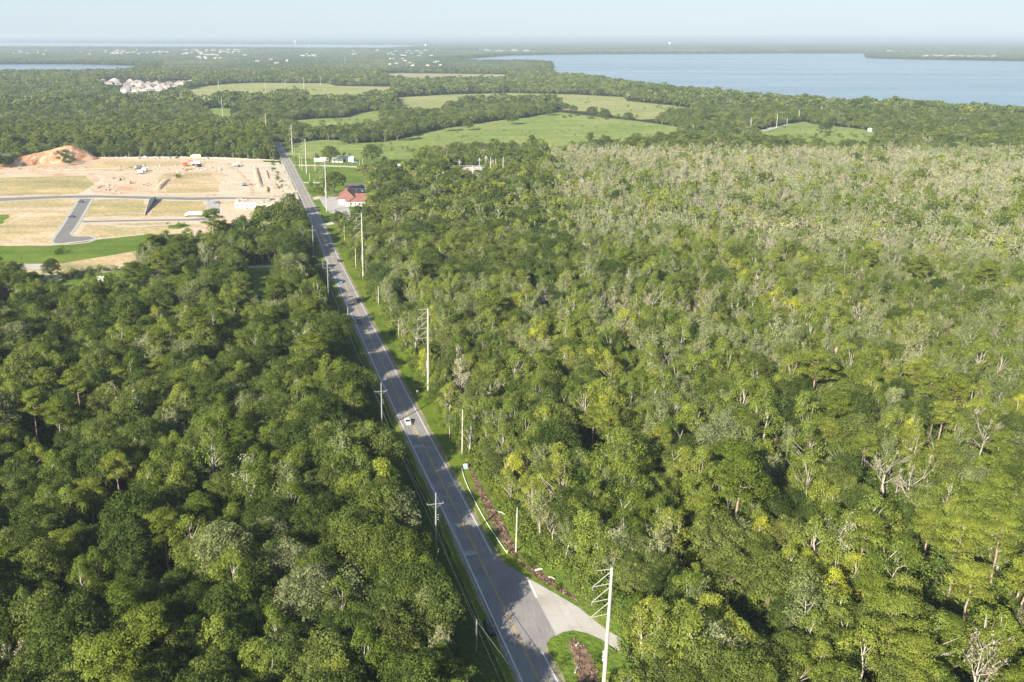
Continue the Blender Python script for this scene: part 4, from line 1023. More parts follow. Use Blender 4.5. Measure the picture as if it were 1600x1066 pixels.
for i in ind: plant('bush', BX[i], BY[i], BS[i], random.uniform(0, 6.28), BT[i], int(rng.integers(4)), lb[i])
m = np.ones(len(BX), bool); m[ind] = False; sel = np.where(m)[0]; col, nn = protos[('bush', 0)]
mass('bushes', 'bushes farther along the road edges', col, BX[sel], BY[sel], np.zeros(len(sel)), rng.integers(0, nn, len(sel)), rng.uniform(0, 6.28, len(sel)), BS[sel], BT[sel])
# bushes on the flank of the dirt mound
vx = []; 
for _ in range(60):
    a, b = random.uniform(85, 118), random.uniform(0, 1); z = 2+9*b; x_, y_ = G(a+b*-2, 258-14*b+random.uniform(-2, 2), 0); vx.append((x_, y_+6+b*6, z*.9, random.uniform(.9, 1.7)))
vx = []
col, nn = protos[('bush', 1)]
for q_, (x_, y_, z_, s_) in enumerate(sorted(MOUNDB)):
    o_ = plant('bush', x_, y_, s_, random.uniform(0, 6.28), .15, q_ % 4, f'dark bush on the steep face of the dirt bank, {ordinal(q_+1)} from left'); o_.location.z = z_-.5; o_['group'] = 'bushes on the dirt bank'
# undergrowth filling the woods
U1, V1 = [np.concatenate(a) for a in zip(jgrid(95, 560, 3.8), jgrid(560, 1000, 6.0))]; col, nn = protos[('bush', 0)]; dU, iU = road_coords(U1, V1); ku = ~((dU > -19) & (dU < 13))
for pg in list(OPEN.values())+[MULCH]: ku &= ~inside(U1, V1, pg)
ku &= rng.random(len(U1)) < np.where(dU < 0, .55, .85); U1, V1, dU = U1[ku], V1[ku], dU[ku]
mass('undergrowth', 'low leafy undergrowth beneath the trees', col, U1, V1, np.zeros(len(U1)), rng.integers(0, nn, len(U1)), rng.uniform(0, 6.28, len(U1)), rng.uniform(.8, 2.1, len(U1))*np.where(dU < 0, .85, 1.15), np.clip(np.where(dU < 0, .3, .6)+rng.normal(size=len(U1))*.25, 0, 1))

# ------------------------------------------------------------------ far woods
def far_patch(seed, S=120., sp=9.):
    r = np.random.default_rng(seed); vs = []; fs = []; tn = []
    k = int(S/sp)
    for i in range(k):
        for j in range(k):
            x = (i+.5+r.uniform(-.4, .4))*sp-S/2; y = (j+.5+r.uniform(-.4, .4))*sp-S/2; h = r.uniform(8, 15.5); R = r.uniform(3.6, 6.2); b = len(vs)
            nn = 6; o = r.uniform(0, 6)
            for (rr, zz) in ((.55, .25), (1., .55), (.75, .86)):
                for q in range(nn): a = o+q*6.283/nn+rr; w = R*rr*r.uniform(.75, 1.2); vs.append((x+w*math.cos(a), y+w*math.sin(a), h*zz*r.uniform(.92, 1.08)))
            vs.append((x, y, h))
            for l in range(2):
                for q in range(nn): fs.append((b+l*nn+q, b+l*nn+(q+1) % nn, b+(l+1)*nn+(q+1) % nn, b+(l+1)*nn+q)); tn.append(r.random())
            for q in range(nn): fs.append((b+2*nn+q, b+2*nn+(q+1) % nn, b+3*nn)); tn.append(r.random())
    me = bpy.data.meshes.new('woods_form'); me.from_pydata(vs, [], fs); me.materials.append(M['far_leaf'])
    at = me.attributes.new('tint', 'FLOAT', 'FACE'); at.data.foreach_set('value', np.array(tn, np.float32)); return me
colf = bpy.data.collections.new('woods_forms')
for v in range(4): colf.objects.link(bpy.data.objects.new(f'woods_{v}', far_patch(v)))
def fgrid(y0, y1, S):
    xs = []; ys = []; y = y0
    while y < y1:
        x = np.arange(-y*.60-S, y*.80+S, S); xs.append(x); ys.append(np.full(x.shape, y)); y += S
    return np.concatenate(xs), np.concatenate(ys)
fx = []; fy = []; fs_ = []
for (a, b, S) in ((3300, 8000, 100.), (8000, 26000, 200.), (26000, 52000, 400.)):
    x, y = fgrid(a, b, S); x = x+rng.uniform(-.1, .1, x.shape)*S; ok = np.ones(x.shape, bool)
    for pg in list(LAKES.values())+[OPEN['hay_field'], OPEN['hill_field'], OPEN['back_field']]:
        for dx, dy in ((0, 0), (.45, .45), (-.45, .45), (.45, -.45), (-.45, -.45)): ok &= ~inside(x+dx*S, y+dy*S, pg)
    gaps = smooth_noise(x, y, 1500, 31) > .72; ok &= ~(gaps & (rng.random(len(x)) < .7))
    fx.append(x[ok]); fy.append(y[ok]); fs_.append(np.full(ok.sum(), S/112.))
FX, FY, FS = map(np.concatenate, (fx, fy, fs_))
mass('far_woods', 'far off woods stretching to the horizon', colf, FX, FY, np.zeros(len(FX)), rng.integers(0, 4, len(FX)), rng.integers(0, 4, len(FX))*math.pi/2, FS, np.clip(.45+.3*smooth_noise(FX, FY, 900, 8)+.1*rng.normal(size=len(FX)), 0, 1))
# fine row of trees right along the lake shores, so that the edge is not stepped
sx = []; sy = []
for key in ('lake', 'pond', 'far_lake'):
    pg = np.array(LAKES[key]); nx = np.roll(pg, -1, 0)
    for a, b in zip(pg, nx):
        if max(a[1], b[1]) > 14000 or min(a[0], b[0]) > 6000: continue
        L = np.linalg.norm(b-a)
        for k in range(int(L/9)):
            t = (k+random.random())/max(1, L/9); p = a+(b-a)*t
            for _ in range(9 if p[1] > 3000 else 2): sx.append(p[0]+random.uniform(-75, 75)*(1 if p[1] > 3000 else .2)); sy.append(p[1]+random.uniform(-75, 75)*(1 if p[1] > 3000 else .2))
sx = np.array(sx); sy = np.array(sy); kk = np.ones(len(sx), bool)
for pg in LAKES.values(): kk &= ~inside(sx, sy, pg)
for k_ in ('hay_field', 'back_field', 'main_field'): kk &= ~inside(sx, sy, OPEN[k_])
sx, sy = sx[kk], sy[kk]; col, nn = protos[('oak_tree', 2)]
mass('shore_woods', 'woods along the lake shores', col, sx, sy, np.zeros(len(sx)), rng.integers(0, nn, len(sx)), rng.uniform(0, 6.28, len(sx)), rng.uniform(.8, 1.3, len(sx)), rng.uniform(.1, .6, len(sx)))

# ------------------------------------------------------------------ poles and wires
def heightfor(px, py_top, x, y):
    """height of a pole standing at x, y whose top shows at row py_top"""
    lo, hi = 0., 60.
    for _ in range(40):
        m_ = (lo+hi)/2; _, v = P(np.array([x]), np.array([y]), m_)
        if v[0] > py_top: lo = m_
        else: hi = m_
    return lo
LEFT_AX = -RN[60]
def transmission_pole(px, py, pyt, label, near=True, lean=(0, 0)):
    x, y = G(px, py); H = heightfor(px, pyt, x, y); ang = math.atan2(LEFT_AX[1], LEFT_AX[0])
    o = thing('transmission_pole', label, 'power pole', (x, y, 0), ang, 'tall concrete transmission poles')
    mb = MB(); mb.lathe([(.44, 0), (.36, H*.5), (.26, H)], 10); mb.obj('shaft', M['concrete'], o, smooth=False)
    tips = []
    s = H/32
    b = MB(); b.tube([(.2, 0, H-.3), (3.6*s, 0, H-.25)], [.08, .06], 5); b.obj('ground_wire_arm', M['concrete'], o); tips.append((3.5*s, H-.2))
    for k in range(3):
        z = H-.9-3.6*s*k; b = MB()
        b.tube([(.24, 0, z), (3.9*s, 0, z-2.9*s)], [.075, .06], 5); b.tube([(.24, 0, z-2.7*s), (3.9*s, 0, z-3.0*s)], [.075, .06], 5)
        ar = b.obj('bracket_arm', M['concrete'], o)
        b = MB(); b.lathe([(.06, 0), (.14, .12), (.07, .25), (.14, .4), (.07, .55), (.12, .7), (.05, .8)], 6, (3.9*s, 0, z-3.8*s)); b.obj('insulator', M['insulator'], ar)
        tips.append((3.9*s, z-3.8*s))
    if near:
        b = MB()
        for z in (H*.30, H*.33, H*.36): b.lathe([(.1, 0), (.22, .15), (.1, .35), (.2, .5), (.08, .7)], 6, (.55, 0, z)); b.tube([(.3, 0, z+.3), (.6, 0, z+.3)], .05, 4)
        b.obj('small_insulators', M['steel'], o)
    return (x, y, [(x+math.cos(ang)*a, y+math.sin(ang)*a, z) for a, z in tips], H)
def utility_pole(px, py, pyt, label, mat='grey_pole', arm=True, grp='street side utility poles', r=.19, trans=False):
    x, y = G(px, py); H = heightfor(px, pyt, x, y); ang = math.atan2(RN[60][1], RN[60][0])
    o = thing('utility_pole', label, 'utility pole', (x, y, 0), ang, grp)
    mb = MB(); mb.lathe([(r*1.3, 0), (r*1.1, H*.5), (r*.8, H)], 8); mb.obj('shaft', M[mat], o)
    tips = [(0, H)]
    if arm:
        b = MB()
        b.box(-2.2, 1.9, -.06, .06, H-3.06, H-2.92); b.tube([(-1.6, 0, H-3.0), (0, 0, H-4.2)], .045, 4); b.tube([(1.4, 0, H-3.0), (0, 0, H-4.2)], .045, 4)
        b.obj('crossarm', M['grey_pole'], o)
        for a in (-2.1, 1.8):
            b = MB(); b.lathe([(.05, 0), (.12, .1), (.06, .2), (.11, .3), (.04, .4)], 6, (a, 0, H-2.88)); b.obj('insulator', M['insulator'], o); tips.append((a, H-2.5))
        tips.append((.3, H-6))
        b = MB()
        for z in (H-6.0, H-6.7, H-7.3): b.tube([(0, 0, z), (.75, 0, z)], .06, 4)
        b.obj('bracket', M['steel'], o)
    if trans:
        b = MB(); b.lathe([(.28, 0), (.33, .1), (.33, .95), (.25, 1.1)], 8, (.5, 0, H-2.4)); b.obj('transformer', M['steel'], o)
    return (x, y, [(x+math.cos(ang)*a, y+math.sin(ang)*a, z) for a, z in tips], H)
TP = [transmission_pole(*a) for a in [
 (942, 1092, 887, 'tallest and nearest concrete pole beside the gravel side road'), (669, 613, 482, 'tall concrete pole with bracket arms standing on the right verge by the white marker'),
 (567.6, 437, 333, 'tall concrete pole right of the road level with the silver blue car'), (510.5, 331, 249.5, 'tall concrete pole at the corner of the parking lot'),
 (479, 272, 217, 'tall concrete pole beside the top of the road near the dirt lane'), (457, 239.5, 195, 'tall concrete pole in front of the far oak row')]]
FAR_TP = [transmission_pole(a, b, c, t, near=False) for a, b, c, t in [
 (416.5, 212, 177.5, 'tall pole rising from dark trees left of the narrow field'), (415.5, 150, 129, 'pale pole at the left end of the hill field row'), (446, 140, 126, 'short looking pale pole on the hill field left of the tree clump'),
 (475, 143, 121, 'pale pole behind the small tree clump on the hill field'), (501, 134, 117.5, 'pale pole at the right of the hill field'), (511, 122, 110, 'leftmost of the poles behind the hill field'), (524, 120, 109, 'second pole behind the hill field'),
 (527, 128, 115, 'pole in the dark trees right of the hill field'), (549, 127, 116, 'pole over the dark tree row behind the hill field'), (551, 117.5, 109, 'small pole left of the straw coloured field'), (562, 117, 107, 'small pole touching the straw coloured field'),
 (571, 128, 114.5, 'pole at the left corner of the straw coloured field'), (593, 120, 111, 'pole at the back of the straw coloured field'), (636, 109, 94, 'tall pole beyond the straw coloured field'), (646, 106, 95, 'thin pole right of the tall one beyond the straw field'), (597, 109, 95, 'pole beyond the straw field near small white roofs'), (539, 104, 89, 'pole far beyond the hill field'),
 (203, 158, 135, 'tall pole in front of the white houses, left of two'), (234, 160, 135, 'tall pole in front of the white houses, right of two'), (284, 168, 146, 'tall pole between the white houses and the small field'), (342.5, 147, 126, 'tall pole on the hill field near its left end'), (348, 182, 152, 'tall pole on the small bright green field'),
 (972, 236, 217, 'pole rising from the pale swamp edge'), (1082, 214, 196, 'pole left of the lakeside field in dark trees'), (1129, 210, 192, 'pole in the trees left of the lakeside lane'), (1172, 208, 185, 'pole at the left end of the lakeside field'), (1213, 200, 177, 'tall pole on the lakeside lane'), (1247.5, 191, 172, 'tall pole at the bend of the lakeside lane'), (1229.5, 195, 185, 'shorter pole between two tall ones on the lakeside lane'), (1282, 184, 166, 'pole among lake shore trees behind the lakeside field')]]
UP = [utility_pole(*a) for a in [
 (681, 878, 770, 'grey pole with crossarm left of the road, below the white car'), (597, 672, 598, 'grey pole with crossarm left of the road, above the white car'), (545.5, 548, 480, 'pole with crossarm left of the road in tree shade'),
 (513.4, 467, 409, 'pole in a sunny gap left of the road'), (490, 402, 352, 'pole in the dark tree shade at the lower driveway'), (474.5, 352, 318, 'pole left of the road just below the site entrance'),
 (461.5, 304, 294.5, 'short looking pole right at the site entrance'), (453.5, 295, 276, 'pole along the edge of the pale sand'), (446, 279, 261, 'pole along the upper pale sand'), (440, 263, 244, 'topmost pole between sand and road')]]
OTH = [utility_pole(a, b, c, t, m_, False, 'plain poles right of the road', .17) for a, b, c, t, m_ in [
 (806, 863, 793, 'pale bare pole beside the red brown mulch', 'wood_pole'), (722, 714, 640, 'pale bare pole just above the blue bin', 'wood_pole'), (623, 528, 500, 'short pale pole in front of the bright bushes', 'wood_pole'), (591.5, 478, 447, 'short pale pole near the black car', 'wood_pole'),
 (556, 418, 389, 'pale pole on the right verge by the row of cars', 'wood_pole'), (538.5, 382, 354, 'pale pole at the end of the white shed', 'wood_pole'), (586.5, 312, 280, 'pale pole in trees right of the red roof', 'wood_pole'), (671.7, 290, 264, 'pale pole in trees left of the substation', 'wood_pole'),
 (562, 271, 249.5, 'pale pole in the middle of the lawn', 'wood_pole'), (492.5, 267, 242, 'pale pole left on the lawn above the lane', 'wood_pole'), (468.5, 263, 241, 'pale pole near the top of the road', 'wood_pole'), (472, 266, 245, 'pale pole right of its twin near the top of the road', 'wood_pole'),
 (460.5, 246, 231, 'small pole at the field edge by the road top', 'grey_pole'), (484, 283, 270, 'small pole left of the big dark tree', 'wood_pole'), (491.5, 296, 280, 'small pole in the scrub beside the road', 'wood_pole'), (567, 265, 247, 'thin pole beside the pole in the middle of the lawn', 'wood_pole'),
 (505, 425, 408, 'short pole left of the road by the forest lane', 'grey_pole'), (744, 1018, 968, 'short dark pole left of the dark car', 'grey_pole'), (569, 597, 571, 'short dark pole in the shade left of the road', 'grey_pole'), (528.5, 490, 477, 'short dark pole in the shade near the black car', 'grey_pole')]]
# insulator rack on the short pole near the parked car
def wire(name, a, b, sag, r, label, grp):
    pts = []
    for k in range(13):
        t = k/12; p = np.array(a)*(1-t)+np.array(b)*t; p[2] -= 4*sag*t*(1-t); pts.append(tuple(p))
    mb = MB(); mb.tube(pts, r, 3); o = mb.obj(name, M['wire']); tag(o, label, 'wire', grp)
def span_set(L, r, grp, phr, tipn):
    for i in range(len(L)-1):
        for k in range(tipn):
            if k < len(L[i][2]) and k < len(L[i+1][2]):
                wire('power_line', L[i][2][k], L[i+1][2][k], 2.2 if i else 2.5, r*(1+.25*(i > 2)), f"{['top', 'second', 'third', 'lowest'][k]} wire of {phr[i]}", grp)
bdx, bdy = [(TP[0][q]-TP[1][q])/math.hypot(TP[0][0]-TP[1][0], TP[0][1]-TP[1][1])*160 for q in (0, 1)]
behind = (TP[0][0]+bdx, TP[0][1]+bdy, [(t[0]+bdx, t[1]+bdy, t[2]) for t in TP[0][2]], 0)
span_set([behind]+TP, .018, 'transmission wires right of the road', ['the transmission line behind the nearest tall pole', 'the transmission line over the side road', 'the transmission line past the white car', 'the transmission line beside the upper verge', 'the transmission line over the parking lot', 'the transmission line at the road top'], 4)
bdx, bdy = [(UP[0][q]-UP[1][q])/math.hypot(UP[0][0]-UP[1][0], UP[0][1]-UP[1][1])*95 for q in (0, 1)]
b2 = (UP[0][0]+bdx, UP[0][1]+bdy, [(t[0]+bdx, t[1]+bdy, t[2]) for t in UP[0][2]], 0)
span_set([b2]+UP, .016, 'wires on the left roadside poles', ['the left roadside line beside the dark car', 'the left roadside line level with the blue bin', 'the left roadside line past the white car', 'the left roadside line over the black car', 'the left roadside line by the forest lane', 'the left roadside line in tree shade', 'the left roadside line by the site entrance', 'the left roadside line beside the sand heap', 'the left roadside line beside the pale sand', 'the left roadside line at the sand top'], 4)
# low telephone cable on the short dark poles
tel = [OTH[17], OTH[18], OTH[19], OTH[16]]
t0 = (OTH[17][0]+36, OTH[17][1]-80, OTH[17][3])
prev = t0
for i, q in enumerate(tel):
    e = (q[0], q[1], q[3]-.3)
    if i == 1:      # a mid pole hidden in shade
        for k in range(2): pass
    wire('telephone_cable', prev, e, 1.5, .055, ['thick low cable running down from the short dark pole', 'thick low cable along the shaded left verge', 'thick low cable past the tall grey poles', 'thick low cable near the forest lane'][i], 'low cable on the left verge')
    prev = e

# ------------------------------------------------------------------ things along the verge
def marker():
    x, y = G(652, 615.5); o = thing('marker_post', 'small white round marker on the right verge beside the tall pole', 'marker', (x, y, 0))
    b = MB(); b.tube([(0, 0, 0), (0, 0, 1.0)], .09, 6); b.obj('post', M['white'], o)
    b = MB(); b.lathe([(.1, 0), (.42, .12), (.5, .4), (.36, .68), (.08, .8)], 10, (0, 0, .7)); b.obj('head', M['white'], o, smooth=True)
marker()
def bin_():
    x, y = G(727.5, 732); o = thing('bin', 'pale blue lidded box standing at the top of the mulch strip', 'bin', (x, y, 0), .3)
    b = MB(); b.box(-.6, .6, -.45, .45, 0, 1.15); b.obj('body', plain('blue_bin', (.34, .48, .60), .5, .4), o)
    b = MB(); b.box(-.64, .64, -.5, .5, 1.153, 1.3); b.box(-.4, .4, -.25, .25, 1.303, 1.42); b.obj('lid', M['white'], o)
bin_()
def pipe():
    pts = [G(a, b) for a, b in [(721.5, 733), (727, 752), (740, 780), (757, 812), (775, 840), (792.5, 866)]]
    p = catmull(pts, 2.0); o = thing('water_pipe', 'thin white pipe lying on grass along the mulch strip', 'pipe', (*p[0], 0))
    b = MB(); b.tube([(q[0]-p[0][0], q[1]-p[0][1], .22) for q in p], .11, 5); b.obj('pipe_run', M['white'], o)
    b = MB(); e = p[-1]-p[0]; b.tube([(e[0], e[1], 0), (e[0], e[1], .9)], .13, 5); b.lathe([(.18, 0), (.2, .2), (.08, .3)], 6, (e[0], e[1], .85)); b.obj('end_post', M['yellowm'], o)
pipe()
def log(px, py, ang, L, label, mat='pale_bark'):
    x, y = G(px, py); b = MB(); d = Vector((math.cos(ang), math.sin(ang), 0))*L/2
    b.tube([-d+Vector((0, 0, .25)), Vector((.1, .15, .32)), d+Vector((0, 0, .2))], [.22, .2, .12], 6); b.tube([(0, 0, .3), (d.y*.4, -d.x*.4, .5)], [.1, .04], 4)
    tag(b.obj('log', M[mat], loc=(x, y, .06)), label, 'log', 'pale pieces of wood on the mulch')
log(842, 892, .4, 2.0, 'white piece of board lying on the mulch strip', 'white'); log(901, 1046, 1.2, 3, 'pale forked branch on the mulch of the island'); log(783, 803, -.6, 2.6, 'pale split log in the middle of the mulch strip'); log(862, 905, -.5, 1.8, 'thin pale branch near the lower mulch strip'); log(903, 1008, .9, 1.6, 'small pale stub at the top of the island mulch')
# litter of chips and twigs over the mulch
mb = MB()
for pgn in ([(728, 722), (734, 723), (748, 752), (768, 786), (792, 826), (812, 864), (846, 894), (882, 920), (906, 940), (900, 940), (868, 921), (838, 903), (806, 876), (784, 846), (759, 800), (740, 752)], [(888, 1003), (897, 999), (912, 1008), (926, 1030), (938, 1066), (905, 1080), (902, 1050)]):
    pg = poly(pgn); xs = [p[0] for p in pg]; ys = [p[1] for p in pg]
    cx_ = rng.uniform(min(xs), max(xs), 4500); cy_ = rng.uniform(min(ys), max(ys), 4500); s = inside(cx_, cy_, pg)
    for x, y in list(zip(cx_[s], cy_[s]))[:420]:
        a = random.uniform(0, 3.14); L = random.uniform(.2, .9); w = random.uniform(.05, .2); d = Vector((math.cos(a)*L/2, math.sin(a)*L/2, random.uniform(-.05, .12))); e = Vector((-math.sin(a)*w, math.cos(a)*w, 0)); c = Vector((x, y, .14))
        mb.obox(c, d, e, Vector((0, 0, .04)))
tag(mb.obj('mulch_litter', plain('chips', (.21, .145, .10), .9, .1, var=.6, scale=.6)), 'wood chips and twigs strewn on the mulch', None, None, 'stuff')

# ------------------------------------------------------------------ vehicles
def car_meshes(kind_='car'):
    L, Wd = (4.7, 1.86) if kind_ == 'car' else (4.9, 1.95)
    hood, belt, roof = (.82, .98, 1.46) if kind_ == 'car' else (1.02, 1.15, 1.78)
    hw = Wd/2
    # body sections front (+y) to rear: (y, half width, z low, z top)
    S = [(L/2, hw*.74, .38, hood*.72), (L/2-.12, hw*.90, .28, hood*.86), (L/2-.55, hw*.98, .24, hood*.96), (L*.20, hw, .22, hood+.04), (L*.12, hw, .22, belt-.02), (-L*.30, hw, .22, belt), (-L*.40, hw*.99, .24, belt-.02), (-L/2+.12, hw*.93, .30, belt-.08), (-L/2, hw*.80, .42, belt*.80)]
    if kind_ != 'car': S[6:] = [(-L*.42, hw*.99, .24, belt), (-L/2+.1, hw*.95, .30, belt), (-L/2, hw*.86, .42, belt*.92)]
    b = MB(); vs = []
    for (y, w, z0, z1) in S:
        vs += [(-w*.9, y, z0), (w*.9, y, z0), (w, y, (z0+z1)/2), (w*.93, y, z1-.04), (w*.6, y, z1), (-w*.6, y, z1), (-w*.93, y, z1-.04), (-w, y, (z0+z1)/2)]
    k = 8; fs = [(i*k+j, (i+1)*k+j, (i+1)*k+(j+1) % k, i*k+(j+1) % k) for i in range(len(S)-1) for j in range(k)]
    fs += [tuple(range(k)), tuple((len(S)-1)*k+j for j in range(k-1, -1, -1))]
    b.add(vs, fs)
    # roof shell
    y0, y1, y2, y3 = (L*.17, L*.06, -L*.29, -L*.38) if kind_ == 'car' else (L*.18, L*.06, -L*.36, -L*.44)
    rw = hw*.80; bw = hw*.92
    b.box(-rw, rw, y2, y1, roof-.06, roof)
    for sx in (-1, 1):
        for (ya, yb) in ((y0, y1), (y3, y2)):
            b.tube([(sx*bw, ya, belt-.02), (sx*rw, yb, roof-.03)], .05, 4)
        b.tube([(sx*bw, (y1+y2)/2, belt-.02), (sx*rw*1.0, (y1+y2)/2, roof-.03)], .05, 4)
    body = b.mesh('body', M['car_white'])
    g = MB(); e = .02
    A = [(-bw+e, y0, belt-.03), (bw-e, y0, belt-.03), (rw-e, y1, roof-.04), (-rw+e, y1, roof-.04)]
    g.add(A, [(0, 1, 2, 3)]); ws = g.mesh('windscreen', M['glass'])
    g = MB(); g.add([(-bw+e, y3, belt-.03), (bw-e, y3, belt-.03), (rw-e, y2, roof-.04), (-rw+e, y2, roof-.04)], [(3, 2, 1, 0)]); rwn = g.mesh('rear_window', M['glass'])
    sides = []
    for sx in (-1, 1):
        g = MB(); g.add([(sx*(bw-e), y0-.05, belt-.03), (sx*(bw-e), y3+.05, belt-.03), (sx*(rw-e), y2, roof-.06), (sx*(rw-e), y1, roof-.06)], [(0, 1, 2, 3)] if sx < 0 else [(3, 2, 1, 0)]); sides.append(g.mesh('side_window', M['glass']))
    w = MB(); prof = [(.19, -.11), (.33, -.11), (.345, -.06), (.345, .06), (.33, .11), (.19, .11)]
    n_ = 14; vs = [(z, r*math.cos(2*math.pi*k/n_), r*math.sin(2*math.pi*k/n_)) for (r, z) in prof for k in range(n_)]
    w.add(vs, [(i*n_+k, i*n_+(k+1) % n_, (i+1)*n_+(k+1) % n_, (i+1)*n_+k) for i in range(len(prof)-1) for k in range(n_)])
    ty = w.mesh('tyre', M['tyre'])
    w = MB(); w.add([(z, .195*math.cos(2*math.pi*k/n_), .195*math.sin(2*math.pi*k/n_)) for z in (-.09, .09) for k in range(n_)], [tuple(range(n_)), tuple(range(2*n_-1, n_-1, -1))]+[(k, (k+1) % n_, n_+(k+1) % n_, n_+k) for k in range(n_)]); rm_ = w.mesh('rim', M['rim'])
    h = MB(); h.box(-.2, .2, -.06, .05, -.08, .08); hl = h.mesh('headlight', M['lamp_clear']); h = MB(); h.box(-.2, .2, -.05, .06, -.09, .09); tl = h.mesh('tail_light', M['lamp_red'])
    return dict(body=body, ws=ws, rw=rwn, sides=sides, ty=ty, rim=rm_, hl=hl, tl=tl, L=L, hw=hw, hood=hood, belt=belt)
CARS = {'car': car_meshes('car'), 'suv': car_meshes('suv')}
def add_car(px, py, label, color, k='car', ang=None, toward=True, z=.09, grp=None, scale=1.0):
    x, y = G(px, py); q = CARS[k]; i = road_at(px, py)
    a = ang if ang is not None else math.atan2(-RT[i][0]*(-1 if toward else 1), RT[i][1]*(-1 if toward else 1))
    o = thing('car', label, 'car', (x, y, z), a, grp)
    def pt(nm, me, loc=(0, 0, 0), par=None, mat=None):
        c = link(nm, me, par or o, loc)
        if mat: c.material_slots[0].link = 'OBJECT'; c.material_slots[0].material = mat
        return c
    pt('body', q['body'], mat=M[color]); pt('windscreen', q['ws']); pt('rear_window', q['rw'])
    for s in q['sides']: pt('side_window', s)
    for sx in (-1, 1):
        for sy in (.31, -.31):
            t = pt('wheel', q['ty'], (sx*(q['hw']-.09), sy*q['L'], .345)); pt('rim', q['rim'], (sx*.03, 0, 0), t)
        pt('headlight', q['hl'], (sx*(q['hw']-.38), q['L']/2-.10, q['hood']*.70)); pt('tail_light', q['tl'], (sx*(q['hw']-.36), -q['L']/2+.08, q['belt']*.80))
    return o
add_car(637, 662, 'white car driving down the road in a lit patch', 'car_white', grp='cars on the road')
add_car(766, 985, 'black car on the shaded left verge beside the road', 'car_black', 'suv', grp='cars on the road')
add_car(561.5, 504, 'dark grey car between tree shadows on the left lane', 'car_grey', grp='cars on the road')
add_car(560, 471, 'black car at the edge of a tree shadow on the right lane', 'car_black', 'suv', toward=False, grp='cars on the road')
add_car(532.5, 441.5, 'silver blue car on the sunlit part of the road', 'car_blue', grp='cars on the road')
add_car(516, 384, 'silver car in deep tree shade on the road', 'car_silver', toward=False, grp='cars on the road')
add_car(529.5, 409, 'grey car just where the sunlit road begins', 'car_grey', toward=False, grp='cars on the road')
add_car(126, 316.5, 'black car at the top of the cul-de-sac street', 'car_black', ang=1.4, grp='cars parked on the building site')
add_car(111.5, 340, 'black car halfway down the cul-de-sac street', 'car_black', ang=1.4, grp='cars parked on the building site')
add_car(339, 318, 'grey car parked beside the short new street', 'car_grey', ang=1.2, grp='cars parked on the building site')
i0 = 0
for a, b, cc, t in [(505, 253, 'car_white', 'white car leftmost beside the far trailers'), (510, 252.5, 'car_silver', 'silver car beside the far trailers'), (551, 254, 'car_white', 'white car right of the blue sheet'), (556, 254.5, 'car_blue', 'blue car at the right end near the dark oak'), (530, 312.5, 'car_black', 'black car parked at the end of the parking lot'), (527, 334.5, 'car_silver', 'silver car in the lower parking lot'),
                    (196, 246.8, 'car_white', 'white car at the top left edge of the site'), (226, 246.5, 'car_white', 'white car second from left at the site top'), (246, 247, 'car_silver', 'silver car at the site top'), (262, 247.2, 'car_white', 'white car in the middle of the site top row'), (276, 247.5, 'car_black', 'black car at the site top row'), (322, 248, 'car_silver', 'silver car right in the site top row')]:
    add_car(a, b, t, cc, 'suv' if i0 % 2 else 'car', ang=random.uniform(1.2, 1.9), z=.06 if b > 248.5 else 2.0 if False else .06, grp='small parked cars far off'); i0 += 1
def truck(px, py, label, ang, cab='offwhite', box_='offwhite', L=8., trailer=False):
    x, y = G(px, py); o = thing('truck', label, 'truck', (x, y, .07), ang)
    b = MB(); b.add([(-1.2, L/2-2.2, .8), (1.2, L/2-2.2, .8), (1.2, L/2, .8), (-1.2, L/2, .8), (-1.15, L/2-2.2, 2.9), (1.15, L/2-2.2, 2.9), (1.15, L/2-.9, 2.85), (-1.15, L/2-.9, 2.85), (-1.2, L/2-.1, 1.7), (1.2, L/2-.1, 1.7)],
        [(3, 2, 1, 0), (4, 5, 6, 7), (0, 1, 5, 4), (2, 3, 8, 9), (9, 8, 7, 6), (1, 2, 9, 6, 5), (3, 0, 4, 7, 8)]); b.obj('cab', M[cab], o)
    b = MB(); b.add([(-1.0, L/2-.17, 1.8), (1.0, L/2-.17, 1.8), (.98, L/2-.85, 2.75), (-.98, L/2-.85, 2.75)], [(0, 1, 2, 3)]); b.obj('windscreen', M['glass'], o)
    b = MB(); b.box(-1.25, 1.25, -L/2, L/2-2.4, 1.1, 3.5); b.obj('cargo_box', M[box_], o)
    b = MB(); b.box(-.5, .5, -L/2, L/2-.4, .7, 1.0); b.obj('chassis', M['tyre'], o)
    for sx in (-1, 1):
        for sy in (L/2-1.2, -L/2+1.2, -L/2+2.5):
            w = link('wheel', CARS['car']['ty'], o, (sx*1.05, sy, .52)); w.scale = (1.6, 1.5, 1.5)
truck(303, 338.5, 'white flatbed truck parked on the lower new street', 1.62, L=12.5); truck(226, 268, 'white box truck in the middle of the sandy site', .9, L=7.5); truck(220, 271.5, 'white work truck parked in front of the box truck', 1.3, L=6)
truck(306, 246.8, 'white truck in the row along the site top', 1.5, L=11); truck(306, 257.5, 'white truck beside the red excavator', 1.6, L=9)
truck(216, 264, 'grey truck left of the white box truck', 1.5, 'car_silver', 'car_grey', 7)
